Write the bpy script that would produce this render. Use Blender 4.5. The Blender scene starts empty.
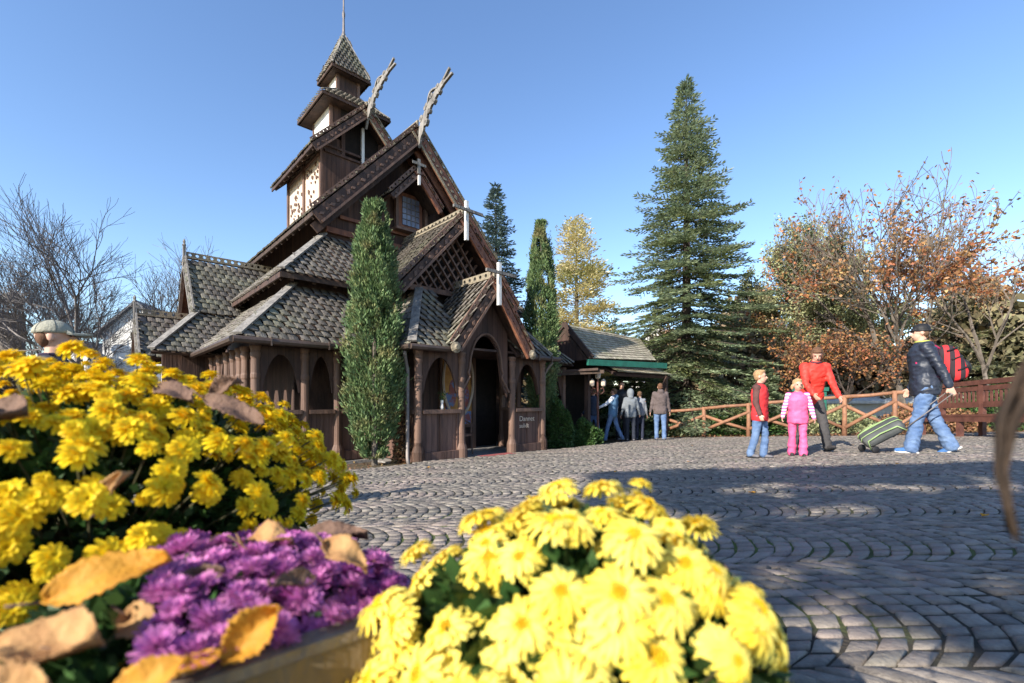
import bpy, math, random
import numpy as np
from mathutils import Vector, Matrix, noise as mnoise
R = math.radians
random.seed(7)
rng = np.random.default_rng(7)
S = bpy.context.scene
COL = S.collection
PI = math.pi

# ------------------------------------------------------------------ materials
def mat(name, col, col2=None, scale=6.0, rough=0.8, bump=0.25, stretch=(1, 1, 1), island=0.0,
        transl=0.0, spec=0.3, detail=5.0, metal=0.0, bscale=None, contrast=(0.35, 0.65), col3=None, s3=1.5):
    m = bpy.data.materials.new(name); m.use_nodes = True
    N = m.node_tree.nodes; L = m.node_tree.links; N.clear()
    out = N.new('ShaderNodeOutputMaterial'); b = N.new('ShaderNodeBsdfPrincipled')
    b.inputs['Roughness'].default_value = rough; b.inputs['Metallic'].default_value = metal
    b.inputs['Specular IOR Level'].default_value = spec
    tc = N.new('ShaderNodeTexCoord'); mp = N.new('ShaderNodeMapping'); mp.inputs['Scale'].default_value = stretch
    L.new(tc.outputs['Object'], mp.inputs['Vector'])
    nz = N.new('ShaderNodeTexNoise'); nz.inputs['Scale'].default_value = scale; nz.inputs['Detail'].default_value = detail
    nz.inputs['Roughness'].default_value = 0.6
    L.new(mp.outputs['Vector'], nz.inputs['Vector'])
    mr = N.new('ShaderNodeMapRange'); mr.inputs['From Min'].default_value = contrast[0]; mr.inputs['From Max'].default_value = contrast[1]
    L.new(nz.outputs['Fac'], mr.inputs['Value'])
    c2 = col2 or tuple(x * 0.6 for x in col)
    mx = N.new('ShaderNodeMix'); mx.data_type = 'RGBA'
    mx.inputs[6].default_value = (*col, 1); mx.inputs[7].default_value = (*c2, 1)
    L.new(mr.outputs['Result'], mx.inputs[0])
    cur = mx.outputs[2]
    if col3:
        n3 = N.new('ShaderNodeTexNoise'); n3.inputs['Scale'].default_value = s3; n3.inputs['Detail'].default_value = 4
        L.new(tc.outputs['Object'], n3.inputs['Vector'])
        r3 = N.new('ShaderNodeMapRange'); r3.inputs['From Min'].default_value = .5; r3.inputs['From Max'].default_value = .66
        L.new(n3.outputs['Fac'], r3.inputs['Value'])
        m3 = N.new('ShaderNodeMix'); m3.data_type = 'RGBA'; m3.inputs[7].default_value = (*col3, 1)
        L.new(r3.outputs['Result'], m3.inputs[0]); L.new(cur, m3.inputs[6]); cur = m3.outputs[2]
    if island:
        g = N.new('ShaderNodeNewGeometry'); hs = N.new('ShaderNodeHueSaturation')
        a = N.new('ShaderNodeMapRange'); a.inputs['To Min'].default_value = 1 - island; a.inputs['To Max'].default_value = 1 + island
        L.new(g.outputs['Random Per Island'], a.inputs['Value']); L.new(a.outputs['Result'], hs.inputs['Value'])
        ml = N.new('ShaderNodeMath'); ml.operation = 'MULTIPLY'; ml.inputs[1].default_value = 7.31
        fr = N.new('ShaderNodeMath'); fr.operation = 'FRACT'
        L.new(g.outputs['Random Per Island'], ml.inputs[0]); L.new(ml.outputs[0], fr.inputs[0])
        h = N.new('ShaderNodeMapRange'); h.inputs['To Min'].default_value = .5 - island * .05; h.inputs['To Max'].default_value = .5 + island * .05
        L.new(fr.outputs[0], h.inputs['Value']); L.new(h.outputs['Result'], hs.inputs['Hue'])
        L.new(cur, hs.inputs['Color']); cur = hs.outputs['Color']
    L.new(cur, b.inputs['Base Color'])
    if bump:
        bz = N.new('ShaderNodeTexNoise'); bz.inputs['Scale'].default_value = bscale or scale * 3; bz.inputs['Detail'].default_value = 6
        L.new(mp.outputs['Vector'], bz.inputs['Vector'])
        bp = N.new('ShaderNodeBump'); bp.inputs['Strength'].default_value = bump; bp.inputs['Distance'].default_value = 0.02
        L.new(bz.outputs['Fac'], bp.inputs['Height']); L.new(bp.outputs['Normal'], b.inputs['Normal'])
    sh = b.outputs[0]
    if transl:
        t = N.new('ShaderNodeBsdfTranslucent'); L.new(cur, t.inputs['Color'])
        ms = N.new('ShaderNodeMixShader'); ms.inputs[0].default_value = transl
        L.new(sh, ms.inputs[1]); L.new(t.outputs[0], ms.inputs[2]); sh = ms.outputs[0]
    L.new(sh, out.inputs['Surface'])
    return m

def plank_mat(name, col, col2, w=0.13, axis='h'):
    """vertical boards: joints follow u+v of the object's own coordinates"""
    m = mat(name, col, col2, scale=9, stretch=(1, 1, .12), bump=.35, rough=.75, bscale=25)
    N = m.node_tree.nodes; L = m.node_tree.links
    b = [n for n in N if n.type == 'BSDF_PRINCIPLED'][0]
    tc = [n for n in N if n.type == 'TEX_COORD'][0]
    sp = N.new('ShaderNodeSeparateXYZ'); L.new(tc.outputs['Object'], sp.inputs[0])
    ad = N.new('ShaderNodeMath'); ad.operation = 'ADD'; L.new(sp.outputs[0], ad.inputs[0]); L.new(sp.outputs[1], ad.inputs[1])
    dv = N.new('ShaderNodeMath'); dv.operation = 'DIVIDE'; dv.inputs[1].default_value = w; L.new(ad.outputs[0], dv.inputs[0])
    fr = N.new('ShaderNodeMath'); fr.operation = 'FRACT'; L.new(dv.outputs[0], fr.inputs[0])
    fl = N.new('ShaderNodeMath'); fl.operation = 'FLOOR'; L.new(dv.outputs[0], fl.inputs[0])
    wn = N.new('ShaderNodeTexWhiteNoise'); wn.noise_dimensions = '1D'; L.new(fl.outputs[0], wn.inputs['W'])
    gt = N.new('ShaderNodeMapRange'); gt.inputs['From Min'].default_value = 0; gt.inputs['From Max'].default_value = .1
    gt.inputs['To Min'].default_value = .25; gt.inputs['To Max'].default_value = 1; L.new(fr.outputs[0], gt.inputs['Value'])
    wr = N.new('ShaderNodeMapRange'); wr.inputs['To Min'].default_value = .7; wr.inputs['To Max'].default_value = 1.25; L.new(wn.outputs['Value'], wr.inputs['Value'])
    mu = N.new('ShaderNodeMath'); mu.operation = 'MULTIPLY'; L.new(gt.outputs[0], mu.inputs[0]); L.new(wr.outputs[0], mu.inputs[1])
    hs = N.new('ShaderNodeHueSaturation'); L.new(mu.outputs[0], hs.inputs['Value'])
    src = b.inputs['Base Color'].links[0].from_socket
    L.new(src, hs.inputs['Color']); L.new(hs.outputs[0], b.inputs['Base Color'])
    return m

M = {}
M['tile'] = mat('weathered roof tile', (.195, .172, .145), (.11, .096, .08), scale=9, rough=.9, bump=.5, island=.25, col3=(.20, .19, .14), s3=1.1)
M['wood'] = mat('dark tarred wood', (.085, .052, .038), (.040, .026, .022), scale=7, stretch=(1, 1, .25), rough=.7, bump=.4, island=.2)
M['plank'] = plank_mat('dark plank wall', (.105, .058, .042), (.052, .032, .027))
M['panel'] = plank_mat('brown plank panel', (.17, .095, .070), (.095, .056, .045), w=.11)
M['column'] = mat('brown carved timber', (.195, .115, .082), (.105, .064, .048), scale=8, stretch=(1, 1, .12), rough=.6, bump=.3)
M['redwood'] = mat('reddish wood', (.27, .115, .065), (.15, .065, .045), scale=8, stretch=(1, 1, .4), rough=.65, bump=.3)
M['grey'] = mat('silvered weathered wood', (.27, .25, .225), (.13, .12, .11), scale=10, stretch=(1, 1, .3), rough=.85, bump=.5)
M['lichen'] = mat('ridge wood with lichen', (.29, .245, .175), (.17, .145, .105), scale=12, rough=.9, bump=.5)
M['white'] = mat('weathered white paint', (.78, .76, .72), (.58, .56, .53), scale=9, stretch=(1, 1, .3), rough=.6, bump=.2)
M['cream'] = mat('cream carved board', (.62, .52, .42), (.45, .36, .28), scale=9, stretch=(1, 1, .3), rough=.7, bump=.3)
M['dark'] = mat('interior darkness of wood', (.022, .016, .014), (.012, .009, .008), rough=.9, bump=0)  # near black: unlit depth of openings put into the colour
M['metal'] = mat('brown metal gutter', (.12, .085, .07), (.08, .06, .05), rough=.4, metal=.3, bump=0)
M['zinc'] = mat('zinc pipe', (.22, .19, .175), (.15, .13, .12), rough=.5, metal=.3, bump=0)
M['glass'] = mat('leaded glass', (.22, .25, .33), (.12, .13, .18), rough=.15, spec=.8, bump=0, scale=3)
M['carpet'] = mat('red door mat', (.25, .06, .06), (.16, .05, .05), rough=.95, bump=.2, scale=30)
M['ochre'] = mat('ochre painted sky', (.62, .33, .10), (.42, .20, .07), scale=5, bump=0)
M['bluep'] = mat('painted figures blue', (.16, .24, .42), (.35, .12, .10), scale=7, bump=0, contrast=(.45, .55))
M['paleblue'] = mat('painted pale blue', (.42, .55, .68), (.25, .3, .42), scale=9, bump=0)
M['stone'] = mat('granite plinth', (.33, .31, .29), (.2, .19, .18), scale=25, rough=.8, bump=.4)
M['cobble'] = mat('granite setts', (.215, .188, .158), (.13, .115, .098), scale=16, rough=.6, bump=.45, island=.26, bscale=60, spec=.4, col3=(.215, .175, .15), s3=1.3)
M['ground'] = mat('earth and leaf litter', (.13, .085, .055), (.07, .06, .035), scale=5, rough=.95, bump=.8, bscale=40, col3=(.07, .085, .03), s3=.5)
M['joint'] = mat('sandy mossy joints', (.055, .045, .035), (.035, .033, .022), scale=7, rough=.95, bump=.6, bscale=60, col3=(.10, .13, .03), s3=1.2)
M['bark'] = mat('grey brown bark', (.17, .14, .115), (.09, .075, .06), scale=9, stretch=(1, 1, .3), rough=.9, bump=.6)
M['barkpale'] = mat('pale smooth bark', (.22, .195, .18), (.12, .105, .10), scale=12, stretch=(1, 1, .6), rough=.85, bump=.3)
M['bark_dark'] = mat('dark bark', (.075, .055, .045), (.04, .032, .028), scale=9, stretch=(1, 1, .3), rough=.9, bump=.6)
M['fir'] = mat('fir needles', (.30, .34, .19), (.19, .25, .15), scale=1.2, rough=.5, bump=0, island=.5, transl=.4, col3=(.22, .25, .10), s3=.9)
M['spruce'] = mat('blue spruce needles', (.15, .20, .18), (.09, .14, .125), scale=1.2, rough=.55, bump=0, island=.4, transl=.12)
M['golden'] = mat('golden conifer needles', (.76, .66, .36), (.62, .54, .26), scale=.7, rough=.6, bump=0, island=.3, transl=.35, col3=(.20, .24, .07), s3=.35)
M['cypress'] = mat('cypress sprays', (.15, .215, .085), (.095, .16, .065), scale=2.5, rough=.6, bump=0, island=.45, transl=.2, col3=(.20, .19, .08), s3=3)
M['ivy'] = mat('hedge leaves', (.065, .12, .03), (.04, .085, .025), scale=2.5, rough=.45, bump=0, island=.45, transl=.15)
M['larch'] = mat('yellow green larch needles', (.38, .38, .20), (.27, .30, .15), scale=1, rough=.6, bump=0, island=.4, transl=.3)
M['russet'] = mat('russet oak leaves', (.44, .19, .075), (.27, .13, .06), scale=1.2, rough=.6, bump=0, island=.45, transl=.35, col3=(.50, .34, .16), s3=.7)
M['deadleaf'] = mat('brown leaf litter', (.27, .15, .07), (.17, .09, .045), scale=5, rough=.8, bump=0, island=.5)
M['yellow'] = mat('yellow petal', (.90, .70, .022), (.84, .56, .015), scale=14, rough=.55, bump=0, island=.08, transl=.3, spec=.2)
M['lemon'] = mat('pale yellow petal', (.95, .82, .20), (.93, .72, .07), scale=14, rough=.5, bump=0, island=.06, transl=.28, spec=.2)
M['eye'] = mat('flower heart', (.88, .58, .015), (.75, .42, .01), scale=60, rough=.8, bump=.5)
M['purple'] = mat('purple petal', (.66, .25, .52), (.50, .14, .43), scale=14, rough=.5, bump=0, island=.25, transl=.28, spec=.25, col3=(.50, .13, .38), s3=8)
M['purple_eye'] = mat('purple flower heart', (.22, .05, .2), (.3, .2, .05), scale=60, rough=.8, bump=.4)
M['leafgreen'] = mat('chrysanthemum leaves', (.045, .10, .022), (.025, .055, .015), scale=20, rough=.5, bump=0, island=.4, transl=.15)
M['stem'] = mat('green brown stems', (.09, .09, .035), (.06, .05, .025), rough=.7, bump=0)
M['amber'] = mat('amber dead leaf', (.62, .30, .035), (.45, .17, .02), scale=18, rough=.6, bump=.4, transl=.25, bscale=60, contrast=(.5, .8))
M['tan'] = mat('tan dead leaf', (.55, .33, .14), (.34, .17, .07), scale=22, rough=.75, bump=.5, transl=.2, bscale=70)
M['brownleaf'] = mat('brown dead leaf', (.20, .12, .085), (.13, .075, .05), scale=22, rough=.7, bump=.5, transl=.12, bscale=70)
M['planter'] = mat('aged planter board', (.20, .14, .075), (.11, .08, .045), scale=12, stretch=(1, 1, .3), rough=.8, bump=.4, bscale=60)
M['planter_rim'] = mat('silvered planter rim', (.22, .175, .125), (.13, .10, .075), scale=30, rough=.8, bump=.4)
M['soil'] = mat('dark soil', (.035, .025, .018), (.02, .015, .012), scale=30, rough=1, bump=1)
M['pot'] = mat('brown clay pot', (.22, .10, .06), (.15, .07, .045), scale=8, rough=.8)
M['fence'] = mat('orange brown fence poles', (.32, .155, .085), (.20, .10, .06), scale=9, rough=.65, bump=.35)
M['rail'] = mat('red brown stained rail', (.15, .062, .045), (.09, .038, .03), scale=9, rough=.5, bump=.2)
M['green'] = mat('green painted fascia', (.02, .14, .10), (.015, .09, .065), rough=.5, bump=.1)
M['shingle'] = mat('grey brown shingles', (.40, .36, .28), (.27, .24, .18), scale=9, rough=.9, bump=.4, island=.25, col3=(.18, .18, .09), s3=1)
M['house'] = mat('white plaster', (.72, .70, .66), (.62, .6, .56), rough=.9, bump=.05)
M['slate'] = mat('slate roof', (.16, .17, .19), (.11, .11, .12), rough=.7, bump=.2, scale=20)
M['copper'] = mat('weathered dome', (.10, .13, .12), (.07, .08, .08), rough=.6, bump=.1)
M['bluecloth'] = mat('blue awning', (.12, .20, .52), (.08, .13, .4), rough=.8, bump=0)
M['skin'] = mat('skin', (.58, .34, .25), (.50, .27, .19), scale=6, rough=.5, bump=.05, spec=.35)
M['black'] = mat('black', (.018, .018, .020), (.012, .012, .014), rough=.6, bump=.1)

# ------------------------------------------------------------------ mesh helpers
class MB:
    def __init__(s): s.v = []; s.f = []; s.m = []
    def add(s, vs, fs, mi=0):
        o = len(s.v); s.v.extend([tuple(p) for p in vs]); s.f.extend([tuple(i + o for i in f) for f in fs]); s.m.extend([mi] * len(fs))
    def box(s, c, size, rot=None, mi=0):
        x, y, z = [q / 2 for q in size]
        P = [Vector(p) for p in ((-x, -y, -z), (x, -y, -z), (x, y, -z), (-x, y, -z), (-x, -y, z), (x, -y, z), (x, y, z), (-x, y, z))]
        if rot: P = [rot @ p for p in P]
        c = Vector(c)
        s.add([p + c for p in P], [(0, 3, 2, 1), (4, 5, 6, 7), (0, 1, 5, 4), (1, 2, 6, 5), (2, 3, 7, 6), (3, 0, 4, 7)], mi)
    def beam(s, a, b, w, h, up=(0, 0, 1), mi=0):
        a = Vector(a); b = Vector(b); d = (b - a); Ln = d.length; d.normalize()
        side = d.cross(Vector(up))
        if side.length < 1e-4: side = d.cross(Vector((1, 0, 0)))
        side.normalize(); u = side.cross(d)
        m = Matrix((side, d, u)).transposed()
        s.box((a + b) / 2, (w, Ln, h), m, mi)
    def tube(s, pts, rad, n=8, mi=0, caps=True):
        pts = [Vector(p) for p in pts]
        if not hasattr(rad, '__len__'): rad = [rad] * len(pts)
        t0 = (pts[1] - pts[0]).normalized()
        a = t0.orthogonal().normalized()
        vs = []
        for i, p in enumerate(pts):
            t = (pts[min(i + 1, len(pts) - 1)] - pts[max(i - 1, 0)]).normalized()
            a = (a - t * a.dot(t)).normalized(); b = t.cross(a)
            for k in range(n):
                q = 2 * PI * k / n
                vs.append(p + (a * math.cos(q) + b * math.sin(q)) * rad[i])
        fs = [(i * n + k, i * n + (k + 1) % n, (i + 1) * n + (k + 1) % n, (i + 1) * n + k) for i in range(len(pts) - 1) for k in range(n)]
        if caps: fs += [tuple(range(n))[::-1], tuple(range((len(pts) - 1) * n, len(pts) * n))]
        s.add(vs, fs, mi)
    def lathe(s, c, prof, n=12, mi=0, sq=False):
        c = Vector(c); vs = []
        for r, z in prof:
            for k in range(n):
                q = 2 * PI * (k + .5) / n
                vs.append(c + Vector((r * math.cos(q), r * math.sin(q), z)))
        fs = [(i * n + k, i * n + (k + 1) % n, (i + 1) * n + (k + 1) % n, (i + 1) * n + k) for i in range(len(prof) - 1) for k in range(n)]
        fs += [tuple(range(n))[::-1], tuple(range((len(prof) - 1) * n, len(prof) * n))]
        s.add(vs, fs, mi)
    def ell(s, c, r, rot=None, mi=0, n=14, m=9):
        c = Vector(c); vs = []; fs = []
        for i in range(m + 1):
            th = PI * i / m
            for k in range(n):
                ph = 2 * PI * k / n
                p = Vector((r[0] * math.sin(th) * math.cos(ph), r[1] * math.sin(th) * math.sin(ph), r[2] * math.cos(th)))
                if rot: p = rot @ p
                vs.append(c + p)
        for i in range(m):
            for k in range(n): fs.append((i * n + k, (i + 1) * n + k, (i + 1) * n + (k + 1) % n, i * n + (k + 1) % n))
        s.add(vs, fs, mi)
    def prism(s, pts, d, mi=0):
        """closed 3D polygon pushed along vector d"""
        pts = [Vector(p) for p in pts]; d = Vector(d); n = len(pts)
        s.add(pts + [p + d for p in pts], [tuple(range(n))[::-1], tuple(range(n, 2 * n))] + [(i, (i + 1) % n, n + (i + 1) % n, n + i) for i in range(n)], mi)
    def build(s, name, mats, parent=None, smooth=False, label=None):
        me = bpy.data.meshes.new(name); me.from_pydata(s.v, [], s.f); 
        mats = mats if isinstance(mats, (list, tuple)) else [mats]
        for m in mats: me.materials.append(m)
        if len(mats) > 1: me.polygons.foreach_set('material_index', s.m)
        if smooth: me.polygons.foreach_set('use_smooth', [True] * len(me.polygons))
        me.update()
        o = bpy.data.objects.new(name, me); COL.objects.link(o)
        if parent: o.parent = parent
        if label: o['label'] = label
        return o

def npmesh(name, V, F, mats, parent=None, mi=None, smooth=False):
    V = np.asarray(V, dtype=np.float32).reshape(-1, 3); F = np.asarray(F, dtype=np.int32); k = F.shape[1]
    me = bpy.data.meshes.new(name); me.vertices.add(len(V)); me.vertices.foreach_set('co', V.ravel())
    me.loops.add(F.size); me.loops.foreach_set('vertex_index', F.ravel())
    me.polygons.add(len(F)); me.polygons.foreach_set('loop_start', np.arange(0, F.size, k, dtype=np.int32))
    try: me.polygons.foreach_set('loop_total', np.full(len(F), k, dtype=np.int32))
    except Exception: pass
    mats = mats if isinstance(mats, (list, tuple)) else [mats]
    for m in mats: me.materials.append(m)
    if mi is not None: me.polygons.foreach_set('material_index', np.asarray(mi, dtype=np.int32))
    if smooth: me.polygons.foreach_set('use_smooth', np.ones(len(F), dtype=bool))
    me.update(calc_edges=True); me.validate()
    o = bpy.data.objects.new(name, me); COL.objects.link(o)
    if parent: o.parent = parent
    return o

def tag(o, label=None, cat=None, group=None, kind=None):
    if label: o['label'] = label
    if cat: o['category'] = cat
    if group: o['group'] = group
    if kind: o['kind'] = kind
    return o
def empty(name, loc=(0, 0, 0), rz=0, label=None, cat=None, group=None):
    o = bpy.data.objects.new(name, None); COL.objects.link(o); o.location = loc; o.rotation_euler = (0, 0, rz)
    o.empty_display_size = .2
    return tag(o, label, cat, group)

def gz(x, y):
    x = min(max(x, -8), 12); y = min(max(y, -4), 17)
    return -.63 + .032 * x - .048 * y

# ------------------------------------------------------------------ camera, light, sky
cd = bpy.data.cameras.new('camera'); cam = bpy.data.objects.new('camera', cd); COL.objects.link(cam)
cam.location = (0, 0, 0); cam.rotation_euler = (R(90), 0, 0)
cd.sensor_width = 36; cd.lens = 16.0; cd.shift_y = .0571; cd.clip_start = .02; cd.clip_end = 2000
cd.dof.use_dof = True; cd.dof.focus_distance = 8.0; cd.dof.aperture_fstop = 3.7
S.camera = cam
SUN_EL = R(27.5); SX, SY = -.66, -.75
ln = math.hypot(SX, SY); tosun = Vector((SX / ln * math.cos(SUN_EL), SY / ln * math.cos(SUN_EL), math.sin(SUN_EL)))
ld = bpy.data.lights.new('sun', 'SUN'); ld.energy = 4.8; ld.angle = R(.5); ld.color = (1, .93, .82)
sun = bpy.data.objects.new('sun', ld); COL.objects.link(sun); sun.rotation_euler = tosun.to_track_quat('Z', 'Y').to_euler()
w = bpy.data.worlds.new('World'); S.world = w; w.use_nodes = True
NW = w.node_tree.nodes; LW = w.node_tree.links
bg = NW['Background']; sk = NW.new('ShaderNodeTexSky'); sk.sky_type = 'NISHITA'; sk.sun_disc = False
sk.sun_elevation = SUN_EL; sk.sun_rotation = math.atan2(SX, SY); sk.air_density = 1.0; sk.dust_density = .25; sk.ozone_density = 2.0
hsv = NW.new('ShaderNodeHueSaturation'); hsv.inputs['Saturation'].default_value = 1.1; hsv.inputs['Hue'].default_value = .505
LW.new(sk.outputs[0], hsv.inputs['Color']); LW.new(hsv.outputs[0], bg.inputs[0]); bg.inputs[1].default_value = .15
S.view_settings.view_transform = 'Standard'; S.view_settings.look = 'None'; S.view_settings.exposure = 0.95

# ------------------------------------------------------------------ ground
def in_church(x, y):
    dx, dy = x + 1.66, y - 7.8
    u = dx * .731 + dy * .682; v = -dx * .682 + dy * .731
    if u < -.12: return v > -.30 + .0 * u
    if u < 3.4: return v > -.1
    if u < 9: return v > -.25 + (u - 3.4) * .12
    return False
def fence_y(x):   # paving stops short of the fence
    if x < 9.5: return 14.0 - (x - 5.16) * .622 - .25
    return 11.2
xs = [-400, -120, -50, -25] + [-14 + i for i in range(40)] + [40, 60, 120, 400]
ys = [-60, -20, -8] + [-4 + i for i in range(34)] + [40, 60, 120, 300, 700]
V = [(x, y, gz(x, y) - .035) for y in ys for x in xs]; nx = len(xs)
F = [(j * nx + i, j * nx + i + 1, (j + 1) * nx + i + 1, (j + 1) * nx + i) for j in range(len(ys) - 1) for i in range(nx - 1)]
g = npmesh('ground', V, F, M['ground']); tag(g, 'earth, moss and leaf litter around the paved square', kind='structure')
# bed of the setts
V = []; F = []
n = 40; gx = np.linspace(-9, 12.4, 60); gy = np.linspace(-3, 15.5, 60)
for j in range(59):
    for i in range(59):
        x, y = (gx[i] + gx[i + 1]) / 2, (gy[j] + gy[j + 1]) / 2
        if in_church(x, y) or y > fence_y(x): continue
        o = len(V)
        for (a, b) in ((gx[i], gy[j]), (gx[i + 1], gy[j]), (gx[i + 1], gy[j + 1]), (gx[i], gy[j + 1])): V.append((a, b, gz(a, b) - .009))
        F.append((o, o + 1, o + 2, o + 3))
tag(npmesh('paving_bed', V, F, M['joint']), 'dark mossy joints between the stone setts', kind='structure')
# setts laid in fans
V = []; F = []
W = .82; s_ = .086; sag = .20; nst = 11
ca, sa = math.cos(R(-3)), math.sin(R(-3))
for k in range(-3, 20):
    for j in range(-125, 175):
        x0 = j * s_ + (k % 2) * .04
        ymid = .35 + (k + .5) * W
        xa, ya = x0 * ca - ymid * sa, x0 * sa + ymid * ca
        if ya < .45 or ya > 15.2 or abs(xa) > ya * 1.25 + 1.2 or xa > 12.5 or xa < -9: continue
        cuts = np.sort(np.linspace(0, 1, nst + 1) + rng.normal(0, .009, nst + 1)); cuts[0] = 0; cuts[-1] = 1
        wob = rng.normal(0, .004, (2, nst + 1))
        for q in range(nst):
            ts = (cuts[q] + .009, cuts[q + 1] - .009)
            def P(t, e, wq):
                c = 2 * t - 1
                xx = x0 + math.sqrt(max(0, .475 ** 2 - (c * W / 2) ** 2)) + e + wq; yy = .35 + (k + t) * W
                return xx, yy
            c0 = P(ts[0], .006, wob[0, q]); c1 = P(ts[0], s_ - .006, wob[1, q]); c2 = P(ts[1], s_ - .006, wob[1, q + 1]); c3 = P(ts[1], .006, wob[0, q + 1])
            c = [(a * ca - b * sa, a * sa + b * ca) for a, b in (c0, c1, c2, c3)]
            cx = sum(a for a, b in c) / 4; cy = sum(b for a, b in c) / 4
            if cy < .4 or in_church(cx, cy) or cy > fence_y(cx): continue
            zz = gz(cx, cy) + rng.normal(0, .0028); tx, ty = rng.normal(0, .035, 2)
            o = len(V)
            for (sc, dz) in ((1.0, -.03), (1.0, -.006), (.86, 0)):
                for a, b in c:
                    da, db = (a - cx) * sc, (b - cy) * sc
                    V.append((cx + da, cy + db, zz + dz + .032 * da - .048 * db + tx * da + ty * db))
            V.append((cx, cy, zz + .0012))
            for i in range(4):
                i2 = (i + 1) % 4
                F.append((o + i, o + i2, o + 4 + i2, o + 4 + i)); F.append((o + 4 + i, o + 4 + i2, o + 8 + i2, o + 8 + i))
                F.append((o + 8 + i, o + 8 + i2, o + 12, o + 12))
V = np.array(V); F = np.array(F)
tri = F[:, 2] == F[:, 3]
# triangles are kept as separate object data through from_pydata-free path: convert quads to two triangles each
Q = F[~tri]; T = F[tri][:, :3]
F3 = np.concatenate([Q[:, [0, 1, 2]], Q[:, [0, 2, 3]], T])
tag(npmesh('paving', V, F3, M['cobble']), 'grey and pinkish granite setts laid in repeating fan arcs', kind='structure')
print('setts', len(V) // 13)
# ------------------------------------------------------------------ the stave church (own coordinates: x along the front, y to the back, z up)
CH = empty('stave_church', (-1.66, 7.8, -1.1), math.atan2(.682, .731),
           'dark timber stave church with tiered shingle roofs, dragon heads, crosses and a pointed turret', 'church')
CU = 1.55

def tiles(mb, P, inset=.05, w=.19, ex=.19, lift=.045, mi=0):
    """rows of rounded tiles over a planar polygon; P[0]->P[1] is the eave"""
    P = [Vector(p) for p in P]
    e = (P[1] - P[0]).normalized(); nrm = e.cross(P[2] - P[0]).normalized()
    if nrm.z < 0: nrm = -nrm
    s = nrm.cross(e).normalized()
    if s.z < 0: s = -s
    uv = [((p - P[0]).dot(e), (p - P[0]).dot(s)) for p in P]
    def inside(a, b):
        c = False; j = len(uv) - 1
        for i in range(len(uv)):
            (xi, yi), (xj, yj) = uv[i], uv[j]
            if (yi > b) != (yj > b) and a < (xj - xi) * (b - yi) / (yj - yi) + xi: c = not c
            j = i
        return c
    amin = min(a for a, b in uv); amax = max(a for a, b in uv); bmax = max(b for a, b in uv)
    prof = ((-.5, .024, .042), (-.3, .029, .012), (0, .025, 0), (.3, .010, .014), (.5, -.004, .042))
    row = 0; b = -.03
    while b < bmax - .03:
        a = amin - w + (row % 2) * w / 2
        while a < amax + w:
            if inside(a, max(b + ex * .5, .01)):
                j1, j2, j3 = random.gauss(0, .006), random.gauss(0, .009) - (.03 if random.random() < .03 else 0), random.gauss(0, .005)
                lo = []; up = []; lip = []
                for (x, z, c) in prof:
                    base = P[0] + e * (a + x * w * .97 + j1)
                    lo.append(base + s * (b + c + j2) + nrm * (lift + z + j3)); lip.append(base + s * (b + c + j2) + nrm * (lift + z + j3 - .03))
                    up.append(base + s * (b + ex + .05) + nrm * (lift + z - .034))
                fs = [(i, i + 1, 5 + i + 1, 5 + i) for i in range(4)] + [(10 + i, 10 + i + 1, i + 1, i) for i in range(4)]
                mb.add(lo + up + lip, fs, mi)
            a += w
        b += ex; row += 1

def roof(name, polys, th=.06, parent=None, hips=(), edge='wood', tw=.165):
    """one roof: tiled faces over a boarded slab, with hip caps"""
    mb = MB()
    for P in polys:
        P = [Vector(p) for p in P]
        nrm = (P[1] - P[0]).cross(P[2] - P[0]).normalized()
        if nrm.z < 0: nrm = -nrm
        tiles(mb, P, mi=0, w=tw, ex=tw)
        mb.prism([p for p in P], -nrm * th, 1)
    for a, b in hips:
        a = Vector(a); b = Vector(b); mb.beam(a + Vector((0, 0, .07)), b + Vector((0, 0, .07)), .15, .035, mi=2)
    return mb.build(name, [M['tile'], M['wood'], M['grey']], parent or CH)

def pierced(mb, a, b, up, h, t, unit=.14, hole=.3, mi=0):
    """a board from a to b with a row of round holes; up = direction of its height"""
    a = Vector(a); b = Vector(b); d = b - a; L = d.length; d.normalize(); up = Vector(up).normalized(); nr = d.cross(up).normalized()
    n = max(1, int(L / unit)); u = L / n; r = min(u, h) * hole
    for i in range(n):
        c = a + d * (u * (i + .5)) + up * h / 2
        out = []; inn = []
        for k in range(8):
            q = 2 * PI * k / 8 + PI / 4
            x, y = math.cos(q), math.sin(q); m = max(abs(x), abs(y))
            out.append((x / m * u / 2, y / m * h / 2)); inn.append((x * r, y * r))
        vs = []
        for sg in (-.5, .5):
            vs += [c + d * x + up * y + nr * t * sg for x, y in out] + [c + d * x + up * y + nr * t * sg for x, y in inn]
        fs = []
        for k in range(8):
            k2 = (k + 1) % 8
            fs += [(k, k2, 8 + k2, 8 + k), (16 + k2, 16 + k, 24 + k, 24 + k2), (8 + k, 8 + k2, 24 + k2, 24 + k), (k2, k, 16 + k, 16 + k2)]
        mb.add(vs, fs, mi)

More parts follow.
